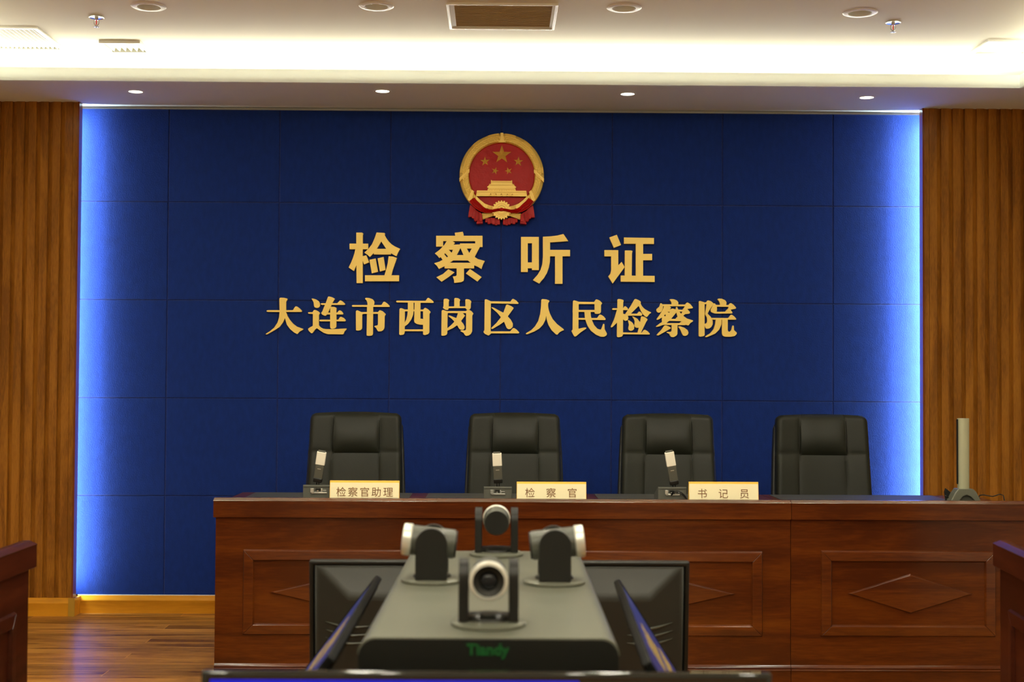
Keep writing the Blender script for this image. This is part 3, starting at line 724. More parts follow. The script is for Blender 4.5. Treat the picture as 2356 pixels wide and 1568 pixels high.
# ribbon
mb = MB()
cent = [(300,1110,48),(340,1165,52),(390,1210,52),(450,1255,42),(520,1285,30),(600,1285,22),(680,1268,20),(745,1262,24)]
full = cent + [(2 * 746 - x, y, w) for x, y, w in reversed(cent[:-1])]
rows = []
for i, (x, y, w) in enumerate(full):
    a = full[max(0, i - 1)]; b = full[min(len(full) - 1, i + 1)]
    t = Vector((b[0] - a[0], b[1] - a[1])).normalized(); nn = Vector((-t.y, t.x))
    row = []
    for q in range(9):
        f = q / 8 * 2 - 1
        X, Z = ez(x + nn.x * w * f, y + nn.y * w * f)
        row.append((X, -0.056 - 0.006 * (1 - f * f) - 0.0018 * cos(q * pi), Z))
    rows.append(row)
vs = [p for r in rows for p in r] + [(p[0], -0.02, p[2]) for r in rows for p in r]; n9 = 9; tot = len(rows) * 9; fs = []
for i in range(len(rows) - 1):
    for q in range(8):
        fs.append((i * 9 + q, i * 9 + q + 1, (i + 1) * 9 + q + 1, (i + 1) * 9 + q))
    fs += [(i * 9, (i + 1) * 9, tot + (i + 1) * 9, tot + i * 9), (i * 9 + 8, tot + i * 9 + 8, tot + (i + 1) * 9 + 8, (i + 1) * 9 + 8)]
mb.add(vs, fs)
k0 = ez(746, 1262); mb.ball((k0[0], -0.062, k0[1]), 0.0115, 0.006, 0.0095, 12, 8)
for s in (-1, 1):
    for q in range(6):      # folds
        x0 = 746 + s * (445 - q * 22); y0 = 1120 + q * 14
        p0 = ez(x0, y0); p1 = ez(x0 - s * 75, y0 + 120); p1b = ez(x0 - s * 30, y0 + 75)
        mb.tube([(p0[0], -0.060, p0[1]), (p1b[0], -0.063, p1b[1]), (p1[0], -0.057, p1[1])], [0.001, 0.0022, 0.001], 6)
mb.build('ribbon', M['red'], emb, smooth='auto')
for sd in (0, 1):
    b_ = MB()
    for pts, d in (([(272,1185),(348,1235),(345,1340),(318,1372),(245,1372),(250,1320)], .040), ([(330,1240),(392,1290),(392,1400),(365,1440),(335,1425),(330,1395),(298,1388)], .046), ([(380,1280),(425,1310),(440,1430),(400,1450),(378,1440),(365,1400)], .050), ([(415,1300),(455,1330),(468,1470),(370,1480),(372,1455),(400,1430)], .056),
                   ([(420,1312),(452,1332),(458,1440),(425,1445)], .062), ([(345,1250),(360,1260),(350,1410),(338,1405)], .053), ([(385,1292),(398,1300),(395,1425),(384,1420)], .057)):
        epoly(b_, both(pts)[sd], 0.0, d)
    b_.build('ribbon_tail', M['red'], emb, bevel=0.0015)
    b_ = MB()
    for k, (x, y0, y1) in enumerate(((520,1385,1445),(556,1385,1470),(592,1375,1462),(628,1380,1478),(664,1392,1488),(700,1400,1480))):
        epoly(b_, both([(x - 14, y0), (x + 22, y0), (x + 26, y1 - 18), (x + 22, y1), (x - 18, y1), (x - 20, y1 - 18)])[sd], 0.0, 0.026 + 0.006 * (k % 2))
    b_.build('lower_pleats', M['red'], emb, bevel=0.0015)

# ---------------------------------------------------------------- desks
def profile_x(mb, pr, x0, x1):
    """profile of (y, z) run along X"""
    return mb.poly(pr, lambda u, v, d: (d, u, v), x0, x1)
def desk(name, label, loc, rotz, L, depth, frames, over=(0.006, 0.006), group=None, W=None, WV=None, WG=None):
    """local X runs along the desk, the visitors' side faces -Y, origin at the front left foot"""
    W = W or BENCH; WV = WV or BENCHV; WM = WG or SATIN; WG = WG or POLISH
    t = thing(name, label, 'desk', loc, rotz, group)
    a, b = over
    MB().box(0, L, 0.0, 0.025, 0.10, 0.705).build('front_panel', W, t)
    MB().box(0.0, 0.025, 0.025, depth, 0.0, 0.72).build('side_panel', WV, t, bevel=.001)
    MB().box(L - 0.025, L, 0.025, depth, 0.0, 0.72).build('side_panel', WV, t, bevel=.001)
    # plinth with a double bead on top
    mb = MB(); mb.box(0.0, L, -0.008, 0.02, 0, 0.112)
    profile_x(mb, [(0.0, 0.112), (-0.010, 0.112), (-0.012, 0.116), (-0.010, 0.120), (-0.006, 0.121), (-0.008, 0.125), (-0.006, 0.130), (-0.002, 0.134), (0.0, 0.136)], 0, L)
    mb.build('plinth', W, t, smooth='auto')
    # apron and raised front lip of the top
    mb = MB()
    pr = [(0.012, 0.704), (-0.013, 0.704), (-0.016, 0.706), (-0.016, 0.768), (0.024, 0.768), (0.024, 0.75), (0.012, 0.75)]
    profile_x(mb, pr, -a, L + b)
    mb.build('front_apron', W, t, smooth='auto')
    mb = MB(); profile_x(mb, [(-0.017, 0.768), (-0.0175, 0.7700), (-0.0165, 0.7712), (-0.0075, 0.7758), (-0.0060, 0.7752), (-0.0045, 0.7762), (0.0030, 0.7800), (0.006, 0.7805), (0.024, 0.7805), (0.024, 0.768)], -a, L + b)
    mb.build('polished_rim', WG, t)
    MB().box(-a, L + b, 0.024, depth, 0.725, 0.752).build('desk_top', W, t, bevel=.002)
    for (x0, x1, z0, z1, diamonds) in frames:
        w = 0.046
        mb = MB()
        o = [(x0, z0), (x1, z0), (x1, z1), (x0, z1)]; i_ = [(x0 + w, z0 + w), (x1 - w, z0 + w), (x1 - w, z1 - w), (x0 + w, z1 - w)]
        o2 = [(x0 + .005, z0 + .005), (x1 - .005, z0 + .005), (x1 - .005, z1 - .005), (x0 + .005, z1 - .005)]
        i2 = [(x0 + w - .006, z0 + w - .006), (x1 - w + .006, z0 + w - .006), (x1 - w + .006, z1 - w + .006), (x0 + w - .006, z1 - w + .006)]
        gp = 0.0007
        for k in range(4):
            j = (k + 1) % 4
            def P(p, y, q): # pull mitre ends slightly apart
                s = 1 if q == 0 else -1
                d = (gp * s, 0) if k in (0,) else ((0, gp * s) if k == 1 else ((-gp * s, 0) if k == 2 else (0, -gp * s)))
                return (p[0] + d[0], y, p[1] + d[1])
            vs = [P(o[k], 0, 0), P(o[j], 0, 1), P(i_[j], 0, 1), P(i_[k], 0, 0), P(o2[k], -.0095, 0), P(o2[j], -.0095, 1), P(i2[j], -.011, 1), P(i2[k], -.011, 0)]
            mb.add(vs, [(0, 1, 5, 4), (4, 5, 6, 7), (3, 7, 6, 2), (1, 2, 6, 5), (0, 4, 7, 3), (0, 3, 2, 1)])
        mb.build('panel_moulding', WM, t, bevel=0.0012, seg=3)
        for cx_, hw, hh in diamonds:
            zc_ = (z0 + z1) / 2
            q = [(cx_ - hw, zc_), (cx_, zc_ - hh), (cx_ + hw, zc_), (cx_, zc_ + hh)]
            s = .93; q2 = [(cx_ + (x - cx_) * .955, zc_ + (z - zc_) * s) for x, z in q]
            MB().add([(x, 0, z) for x, z in q] + [(x, -.0098, z) for x, z in q2], [(0, 1, 5, 4), (1, 2, 6, 5), (2, 3, 7, 6), (3, 0, 4, 7), (4, 5, 6, 7), (3, 2, 1, 0)]).build('diamond_inlay', WM, t, bevel=0.0012, seg=3)
    return t
YB = 5.60
bx0 = -1.094; bj = 1.163; bx1 = 2.085
desk('hearing_bench', 'long cherry wood bench section behind the camera stand, carrying the three nameplates', (bx0, YB, 0), 0, bj - bx0 - 0.001, 0.62,
     [(0.108, 2.147, 0.246, 0.580, [(0.54, 0.328, 0.077), (1.712, 0.328, 0.077)])], (0.007, 0.0), 'cherry wood front bench')
desk('hearing_bench', 'short cherry wood bench section at the right with one raised diamond on its front', (bj + 0.001, YB, 0), 0, bx1 - bj - 0.001, 0.62,
     [(0.116, 0.808, 0.248, 0.585, [(0.470, 0.247, 0.078)])], (0.0, 0.007), 'cherry wood front bench')
# side desks
pl = pix(85, 1243, Z=0.78); pr_ = pix(2283, 1242, Z=0.78)
desk('side_desk', 'shade-darkened cherry wood side desk cut off by the left edge', (pl.x - 0.016, pl.y - 2.02, 0), radians(90) + 0.0, 2.0, 0.6,
     [(0.12, 0.90, 0.25, 0.60, [(0.51, 0.28, 0.078)]), (1.10, 1.88, 0.25, 0.60, [(1.49, 0.28, 0.078)])], (0.02, 0.02), 'side desks', SIDEWOOD_SHADED, SIDEWOOD_SHADED, SIDEWOOD_SHADED)
desk('side_desk', 'shade-darkened cherry wood side desk cut off by the right edge', (pr_.x + 0.016, pr_.y - 0.02, 0), radians(-90) - 0.10, 2.0, 0.6,
     [(0.12, 0.90, 0.25, 0.60, [(0.51, 0.28, 0.078)]), (1.10, 1.88, 0.25, 0.60, [(1.49, 0.28, 0.078)])], (0.02, 0.02), 'side desks', SIDEWOOD_SHADED, SIDEWOOD_SHADED, SIDEWOOD_SHADED)
DT = 0.752
# desk mats
m0 = None
for k, (xa, xb) in enumerate(((562, 940), (978, 1346), (1378, 1748), (1800, 2190))):
    x0 = pix(xa, 1140, Y=5.9).x; x1 = pix(xb, 1140, Y=5.9).x
    lab = 'black desk mat on the bench ' + ['under the first microphone from the left', 'in front of the second chair from the left', 'between the middle and right nameplates', 'beside the grey desk device at the right'][k]
    o = MB().box(-(x1 - x0) / 2, (x1 - x0) / 2, -0.25, 0.25, 0, 0.0035).build('desk_mat', M['mat_'], None, bevel=.0012)
    o.location = ((x0 + x1) / 2, 5.93, DT); tag(o, lab, 'desk mat', 'black desk mats on the bench')

# ---------------------------------------------------------------- chairs
def make_chair(label):
    t = thing('leather_armchair', label, 'chair', (0, 0, 0), 0, 'black leather chairs behind the bench')
    # back cushion: grid with puffed fields and stitched grooves; local -Y faces the bench front
    ZB, ZT = 0.46, 1.085; nu, nv = 61, 71
    def half(z):
        f = (z - ZB) / (ZT - ZB)
        return 0.232 - 0.018 * f
    ys = {}
    vs = []; fs = []
    seams = (-0.48, 0.52)
    for j in range(nv):
        z = ZB + (ZT - ZB) * j / (nv - 1); f = j / (nv - 1)
        zt = (ZT - z)
        for i in range(nu):
            u = -1 + 2 * i / (nu - 1)
            h = half(z)
            # rounded upper corners
            x = h * u
            top = 0.0
            if zt < 0.035:
                e = 1 - zt / 0.035
                x = (h - 0.022 * (1 - sqrt(max(0, 1 - e * e)))) * u
            zz = z + (0.006 * (1 - u * u) if abs(u) < 1 else 0) * (1 if f > 0.9 else 0) * (f - 0.9) * 10
            s1 = -0.50 + 0.03 * (f - .6); s2 = 0.50 + 0.03 * (f - .6)
            zseam = 0.905                          # pillow crease
            # puff of the fields
            def field(t0, t1, v):
                m = (v - t0) / (t1 - t0); return max(0.0, 1 - (2 * m - 1) ** 4)
            if u < s1: pu = field(-1.0, s1, u)
            elif u > s2: pu = field(s2, 1.0, u)
            else: pu = field(s1, s2, u)
            pv = field(zseam, ZT + 0.01, z) if z > zseam else field(ZB, zseam, z)
            inner = s1 < u < s2
            if z > zseam and inner:
                m = (z - zseam) / (ZT - zseam)
                pil = 0.034 * sin(pi * min(1, m * 0.98 + 0.02)) ** 0.75 * (0.35 + 0.65 * pu ** 0.5)
                d = 0.006 + pil * (1 - 0.35 * m)
            else:
                d = 0.008 * pu ** 0.4 * max(pv, 0.0) ** 0.35
                if z > zseam: d += 0.006 * (z - zseam) / (ZT - zseam)
            edge = min(1, (1 - abs(u)) / 0.10); d -= 0.016 * (1 - edge) ** 2
            if zt < 0.02: d -= 0.016 * (1 - zt / 0.02) ** 2
            lean = 0.16 * (z - ZB) + 0.06 * max(0, z - 0.8) ** 2
            bow = 0.022 * u * u                     # wraps forward at the sides
            vs.append((x, lean - d - bow - 0.052, zz))
    for j in range(nv - 1):
        for i in range(nu - 1):
            fs.append((j * nu + i, j * nu + i + 1, (j + 1) * nu + i + 1, (j + 1) * nu + i))
    # close to the rear
    per = [i for i in range(nu)] + [(j * nu + nu - 1) for j in range(1, nv)] + [((nv - 1) * nu + i) for i in range(nu - 2, -1, -1)] + [j * nu for j in range(nv - 2, 0, -1)]
    base = len(vs)
    for p in per:
        x, y, z = vs[p]; vs.append((x * 0.995, 0.16 * (z - ZB) + 0.0, z - (0.003 if z > 1.07 else 0)))
    k = len(per)
    for i in range(k):
        j = (i + 1) % k; fs.append((per[i], base + i, base + j, per[j]))
    fs.append(tuple(base + i for i in range(k)))
    MB().add(vs, fs).build('back_cushion', M['leather'], t, smooth='auto')
    # rear shell, slightly wider
    pts = []
    def shell(z): return 0.246 - 0.026 * (z - ZB) / (ZT - ZB)
    outl = [(-shell(.47), .47), (shell(.47), .47), (shell(.9), .9), (shell(1.02) - .003, 1.02), (0.205, 1.05), (0.175, 1.062), (-0.175, 1.062), (-0.205, 1.05), (-shell(1.02) + .003, 1.02), (-shell(.9), .9)]
    mb = MB().poly(outl, lambda u, v, d: (u, 0.16 * (v - ZB) + d, v), -0.006, 0.045)
    mb.build('back_shell', M['leatherd'], t, bevel=0.010, seg=3)
    # stitching and piping
    mb = MB()
    def ysurf(u, z):
        j = min(nv - 1, max(0, round((z - ZB) / (ZT - ZB) * (nv - 1)))); i = min(nu - 1, max(0, round((u + 1) / 2 * (nu - 1)))); return vs[j * nu + i]
    for s in (-1, 1):
        mb = MB()
        for off in (-0.018, 0.018):
            ps = []
            for q in range(12):
                z = 0.915 + 0.16 * q / 11; f = (z - ZB) / (ZT - ZB)
                p = ysurf(s * 0.50 + 0.03 * (f - .6) + off, z); ps.append((p[0], p[1] - 0.0004, p[2]))
            mb.tube(ps, 0.0011, 5)
        ps = [ysurf(s * 0.50 + 0.03 * ((0.9 - 0.06 * q - ZB) / (ZT - ZB) - .6), 0.9 - 0.04 * q) for q in range(10)]
        mb.tube([(p[0], p[1] - .0002, p[2]) for p in ps], 0.0012, 5)
        mb.tube([(s * (shell(z) - .012), 0.16 * (z - ZB) - 0.012, z) for z in (0.5, .6, .7, .8, .9, 1.0, 1.03)], 0.0035, 6)
        mb.build('seam_piping', M['leatherd'], t, smooth=True)
    # seat, arms and five-star base
    mb = MB().box(-.245, .245, -.52, -.02, .40, .47); mb.build('seat_cushion', M['leather'], t, bevel=.03, seg=4, smooth=True)
    MB().box(-.23, .23, -.50, -.02, .365, .40).build('seat_pan', M['blackplastic'], t, bevel=.01)
    for s in (-1, 1):
        mb = MB(); mb.tube([(s * .25, -.03, .43), (s * .285, -.05, .48), (s * .292, -.08, .62), (s * .292, -.16, .655), (s * .292, -.36, .655), (s * .288, -.42, .60), (s * .25, -.42, .40)], 0.017, 10)
        ar = mb.build('armrest', M['blackplastic'], t, smooth=True)
        MB().box(s * .292 - .026, s * .292 + .026, -.39, -.12, .665, .69).build('arm_pad', M['leather'], ar, bevel=.01, seg=3)
    MB().lathe([(.028, .08), (.028, .25), (.018, .25), (.018, .37), (.05, .37)], 20, Matrix.Translation((0, -.27, 0))).build('gas_column', M['chrome'], t, smooth='auto')
    mb = MB()
    for k in range(5):
        a = 2 * pi * k / 5 + .3; mb.tube([(0, -.27, .10), (.15 * cos(a), -.27 + .15 * sin(a), .09), (.30 * cos(a), -.27 + .30 * sin(a), .068)], [.026, .022, .016], 8)
    bs = mb.build('star_base', M['blackplastic'], t, smooth=True)
    for k in range(5):
        a = 2 * pi * k / 5 + .3
        MB().lathe([(.012, -.02), (.027, -.018), (.027, .018), (.012, .02)], 16, Matrix.Translation((.30 * cos(a), -.27 + .30 * sin(a), .0275)) @ Matrix.Rotation(a, 4, 'Z') @ Matrix.Rotation(pi / 2, 4, 'Y')).build('caster', M['blackplastic'], bs, smooth='auto')
    return t
CH = [(817, 0.02, 'first from the left, behind the left nameplate'), (1184, 0.0, 'second from the left, behind the middle nameplate'), (1538, -0.03, 'third from the left, behind the right nameplate'), (1894, -0.05, 'rightmost, with no microphone or nameplate before it')]
ch0 = None
for k, (px, rz, lab) in enumerate(CH):
    p = pix(px, 1000, Y=6.72); lab = 'black leather chair, ' + lab
    if ch0 is None: ch0 = make_chair(lab); ch0.location = (p.x, 6.72, 0); ch0.rotation_euler = (0, 0, rz)
    else: dup(ch0, (p.x, 6.72, 0), rz, lab)

# ---------------------------------------------------------------- text helper (outline of written characters as a mesh)
def text_mesh(name, body, size, m, parent, loc, rot, depth=0.0006, align='CENTER', off=0.0, spacing=1.0):
    cu = bpy.data.curves.new(name, 'FONT'); cu.body = body; cu.size = size; cu.align_x = align; cu.align_y = 'CENTER'
    cu.extrude = depth; cu.offset = off; cu.resolution_u = 4; cu.space_character = spacing
    to = bpy.data.objects.new(name, cu); C.objects.link(to)
    dg = bpy.context.evaluated_depsgraph_get(); me = bpy.data.meshes.new_from_object(to.evaluated_get(dg))
    bpy.data.objects.remove(to); me.materials.clear(); me.materials.append(m)
    o = bpy.data.objects.new(name, me); C.objects.link(o); o.parent = parent; o.location = loc; o.rotation_euler = rot
    return o

# ---------------------------------------------------------------- nameplates
PL = [((759, 919), 1103, '检察官助理', 'cream nameplate with five characters in front of the first chair', 0, [0, 1, 2, 3, 4], 0.0),
      ((1189, 1349), 1106, '检察官', 'cream nameplate with three characters right of the middle microphone', 0, None, 0.0),
      ((1585, 1745), 1106, '书记员', 'cream nameplate right of the microphone with looping black cable', 0, None, 0.0)]
PY = 5.655
for (xa, xb), yt, txt, lab, _, _, _ in PL:
    p0 = pix(xa, yt, Y=PY); p1 = pix(xb, yt, Y=PY); w = (p1.x - p0.x) / 2; h = p0.z - DT - .0035
    t = thing('name_plate', lab, 'nameplate', ((p0.x + p1.x) / 2, PY, DT + 0.0003), 0, 'cream nameplates on the bench')
    tl = 0.012
    # tent shaped body
    mb = MB(); mb.poly([(-tl * .6, 0), (tl + .018, 0), (tl + .002, h), (tl * .4, h)], lambda u, v, d: (d, u, v), -w, w); mb.build('body', M['plategold'], t)
    mb = MB(); yo = -tl * .6; ft = 0.0015
    A_ = lambda z: yo + (tl) * z / h - 0.0002
    mb.add([(x, A_(z) - e, z) for e in (0, ft) for x, z in ((-w + .0015, .002), (w - .0015, .002), (w - .0015, h - .008), (-w + .0015, h - .008))], [(0, 1, 2, 3), (7, 6, 5, 4), (0, 4, 5, 1), (1, 5, 6, 2), (2, 6, 7, 3), (3, 7, 4, 0)])
    mb.build('face_card', M['plate'], t)
    zc_ = pix(0, 1129, Y=PY).z - DT
    sz = 0.0405
    th = math.atan2(tl, h)
    n = len(txt); span = 0.112 * 2 if n == 5 else 0.165
    xs = [(-0.0925 + 0.0465 * k) for k in range(5)] if n == 5 else [-0.0815 - .004, -0.002, 0.082]
    for k, c in enumerate(txt):
        text_mesh('printed_character', c, sz, M['ink'], t, (xs[k], A_(zc_) - ft - .0006, zc_), (radians(90) - th, 0, 0), 0.0003, off=0.0)

# ---------------------------------------------------------------- microphones
def mic(label, px0, px1, ytop, bx, by, tx, ty, cable=False):
    Y = 5.70
    p0 = pix(px0, ytop, Y=Y); p1 = pix(px1, ytop, Y=Y); cx_ = (p0.x + p1.x) / 2; w = (p1.x - p0.x) / 2; h = p0.z - DT - .0038
    t = thing('desk_microphone', label, 'microphone', (cx_, Y, DT + .0037), 0, 'desk microphones on the bench')
    mb = MB(); mb.poly([(0, 0), (0.14, 0), (0.14, 0.030), (0.012, h), (0.0, h)], lambda u, v, d: (d, u, v), -w, w)
    mb.build('base', M['micplastic'], t, bevel=.002)
    MB().box(-w * .98, w * .98, -0.0012, 0.004, h * .875, h * .89).build('seam_line', M['blackplastic'], t)
    mb = MB(); mb.box(-w * .46, w * .52, -0.003, 0.0, h * .50, h * .60); mb.build('label_strip', M['steel'], t, bevel=.001)
    mb = MB(); mb.box(-w * .52, -w * .30, -0.006, 0.0, h * .56, h * .82); mb.box(-w * .12, w * .0, -0.004, 0, h * .63, h * .74); mb.box(w * .14, w * .24, -0.005, 0, h * .62, h * .80); mb.box(w * .24, w * .48, -0.002, 0, h * .67, h * .71)
    mb.build('connectors', M['steel'], t, bevel=.0008)
    MB().box(-w * .2, w * .14, -0.0045, 0, h * .70, h * .82).build('socket', M['blackplastic'], t, bevel=.0008)
    if True:
        b = pix(bx, by, Y=Y + .02) - Vector((cx_, Y, DT + .0037)); e = pix(tx, ty, Y=Y + .0) - Vector((cx_, Y, DT + .0037))
    ax = (e - b).normalized(); L = (e - b).length
    side = ax.cross(Vector((0, 1, 0))).normalized(); nrm = side.cross(ax).normalized()
    R3 = Matrix((side, -nrm, ax)).transposed()      # local x=side, y=depth, z=along
    def place(mb): 
        mb.v = [tuple(R3 @ Vector(v) + b) for v in mb.v]; return mb
    hw, hd = 0.0175, 0.007
    o = place(MB().box(-hw, hw, -hd, hd, 0.004, L * .52)).build('stem_body', M['micplastic'], t, bevel=.003, seg=3)
    place(MB().box(-hw - .0006, hw + .0006, -hd - .003, hd + .003, -0.008, 0.010)).build('foot_collar', M['blackplastic'], t, bevel=.004, seg=3)
    place(MB().box(-hw - .001, hw + .001, -hd - .0015, hd + .0015, L * .52, L * .96)).build('windscreen', M['grille'], t, bevel=.003, seg=3)
    place(MB().box(-hw * .85, hw * .85, -hd, hd, L * .955, L)).build('end_cap', M['micplastic'], t, bevel=.002)
    place(MB().box(-hw * .40, hw * .40, -hd - .0006, -hd, L * .385, L * .40)).build('status_mark', M['silver'], t)
    place(MB().box(-hw * .40, hw * .40, hd, hd + .0006, L * .385, L * .40)).build('status_mark', M['silver'], t)
    mb = MB()
    for s in (-1, 1): mb.tube([(b.x + s * .0045, 0.022, h - .003), (b.x + s * .0045, 0.021, b.z)], 0.0022, 8)
    mb.build('hinge_stem', M['blackplastic'], t, smooth=True)
    if cable:
        for dz in (0, .006):
            MB().tube([(-.005, -0.006, h * .5 + dz), (.004, -.014, h * .68 + dz), (.018, -.018, h * .72 + dz), (.036, -.018, h * .60 + dz), (.050, -.016, h * .38 + dz), (.062, -.014, h * .16), (.074, -.012, 0.0025 + dz * .4)], 0.0024, 8).build('cable', M['blackplastic'], t, smooth=True)
mic('desk microphone left of the five-character nameplate, leaning to the right', 697, 770, 1115, 731, 1104, 741, 1036)
mic('upright desk microphone in front of the second chair', 1113, 1178, 1119, 1146, 1106, 1143, 1039)
mic('desk microphone with looping black cable, leaning to the left', 1514, 1580, 1120, 1551, 1110, 1539, 1036, True)

# ---------------------------------------------------------------- grey upright device at the right end of the bench
Y = 5.74
pc = pix(2217, 1100, Y=Y); ptp = pix(2217, 962, Y=Y).z
t = thing('desk_scanner', 'slim sage-grey upright device on an arched foot at the right end of the bench', 'desk device', (pc.x, Y, DT + .0004))
H_ = ptp - DT
mb = MB(); w = 0.0225
pts = []
for k in range(13):
    a = pi * k / 12; pts.append((w * cos(a), -0.018 * sin(a)))
pts += [(-w, 0.010), (w, 0.010)]
mb.poly(pts, XY, 0.062, H_); mb.build('housing', M['devsilver'], t, smooth='auto', bevel=.0012)
MB().box(-w - .0035, -w, -0.004, 0.010, 0.085, H_ - .004).build('side_screen', M['blackplastic'], t, bevel=.001)
mb = MB()
arch = [(-.052, 0), (-.050, .006), (-.034, .034), (-.024, .047), (.024, .047), (.034, .038), (.052, .006), (.054, 0), (.034, 0), (.026, .016), (.016, .025), (.004, .029), (-.008, .025), (-.018, .014), (-.024, 0)]
mb.poly([(a * 1.3, b * 1.42) for a, b in arch], XZ, -0.026, 0.03); mb.build('arched_foot', M['greymetal'], t, bevel=.004, seg=3)
mb = MB().poly([(-.024, 0), (-.018, .014), (-.008, .025), (.004, .029), (.016, .025), (.026, .016), (.034, 0)], lambda u, v, d: (u * 1.3, d, v * 1.42), -0.012, 0.02); mb.build('foot_web', M['camgrey'], t)
mb = MB().poly([(-.056, .012), (-.040, .000), (-.026, .016), (-.040, .040), (-.056, .052), (-.060, .040)], lambda u, v, d: (u * 1.1, d, v * 1.25), 0.031, 0.045); mb.build('small_bracket', M['blackplastic'], t, bevel=.002)
mb = MB().tube([(-.082, -.02, .040), (-.076, -.02, .034), (-.068, -.018, .031)], .003, 8).build('plug', M['blackplastic'], t, smooth=True)
cb = MB().tube([(x, 5.80 + .012 * sin(k * 1.3), z) for k, (x, z) in enumerate(((0.0, .034), (.018, .0355), (.034, .033), (.05, .031), (.064, .035), (.078, .038), (.090, .038), (.099, .034), (.1, .003)))], 0.0022, 8)
cb.tube([(0, 5.80, .034), (-.006, 5.80, .02), (-.008, 5.802, .003)], .0022, 8)
o = cb.build('black_cable', M['blackplastic'], None, smooth=True); o.location = (pix(2254, 1140, Y=5.8).x, 0, DT + .0005)
tag(o, 'black cable looped on the bench right of the grey device', 'cable')

# ---------------------------------------------------------------- four-camera stand
DZ = 0.81
pA = pix(822, 1466, Z=DZ); pB = pix(1425, 1466, Z=DZ); pF0 = pix(928, 1264, Z=DZ); pF1 = pix(1352, 1270, Z=DZ)
near = (pA + pB) / 2; far = (pF0 + pF1) / 2
DL = (far - near).length; DW = (pB - pA).length
ang = atan2(-(far.x - near.x), far.y - near.y)
dev = thing('camera_cart', 'large grey four-camera recording cart in the foreground with green lettering', 'recording cart', (near.x, near.y, 0), ang)
hw = DW / 2
# hood: rounded top shell
r_ = 0.034
def rr(w, zt, zb, r, n=8):
    p = [(-w, zb)]
    for k in range(n + 1):
        a = pi - (pi / 2) * k / n; p.append((-w + r + r * cos(a), zt - r + r * sin(a)))
    for k in range(n + 1):
        a = pi / 2 - (pi / 2) * k / n; p.append((w - r + r * cos(a), zt - r + r * sin(a)))
    p.append((w, zb)); return p
mb = MB().poly(rr(hw, DZ, DZ - .030, .029), lambda u, v, d: (u, d, v), 0.0, DL); mb.build('top_cover', M['greymetal'], dev, smooth='auto', bevel=.002)
MB().poly(rr(hw - .0015, DZ - .0025, DZ - .30, .030), lambda u, v, d: (u, d, v), -0.0035, 0.0).build('front_panel', M['blackplastic'], dev)
MB().box(-hw + .003, hw - .003, 0.0, DL - .002, DZ - .34, DZ - .030).build('hood_sides', M['blackplastic'], dev, bevel=.002)
MB().box(-.16, .16, DL * .5 - .25, DL * .5 + .25, 0.10, DZ - .34).build('pedestal', M['blackplastic'], dev, bevel=.01)
MB().box(-.26, .26, DL * .5 - .36, DL * .5 + .36, 0.06, 0.10).build('base_plate', M['darkplastic'], dev, bevel=.01)
for sx in (-1, 1):
    for sy in (-1, 1):
        MB().lathe([(.01, -.015), (.03, -.013), (.03, .013), (.01, .015)], 16, Matrix.Translation((sx * .22, DL * .5 + sy * .32, .0305)) @ Matrix.Rotation(pi / 2, 4, 'Y')).build('caster', M['blackplastic'], dev, smooth='auto')
zt_ = pix(1122, 1494, Y=near.y).z; xt_ = pix(1122, 1494, Y=near.y).x - near.x
text_mesh('green_logo', 'Tiandy', 0.0265, M['green'], dev, (xt_, -0.0042, zt_), (radians(90), 0, 0), 0.0006, off=0.0008)

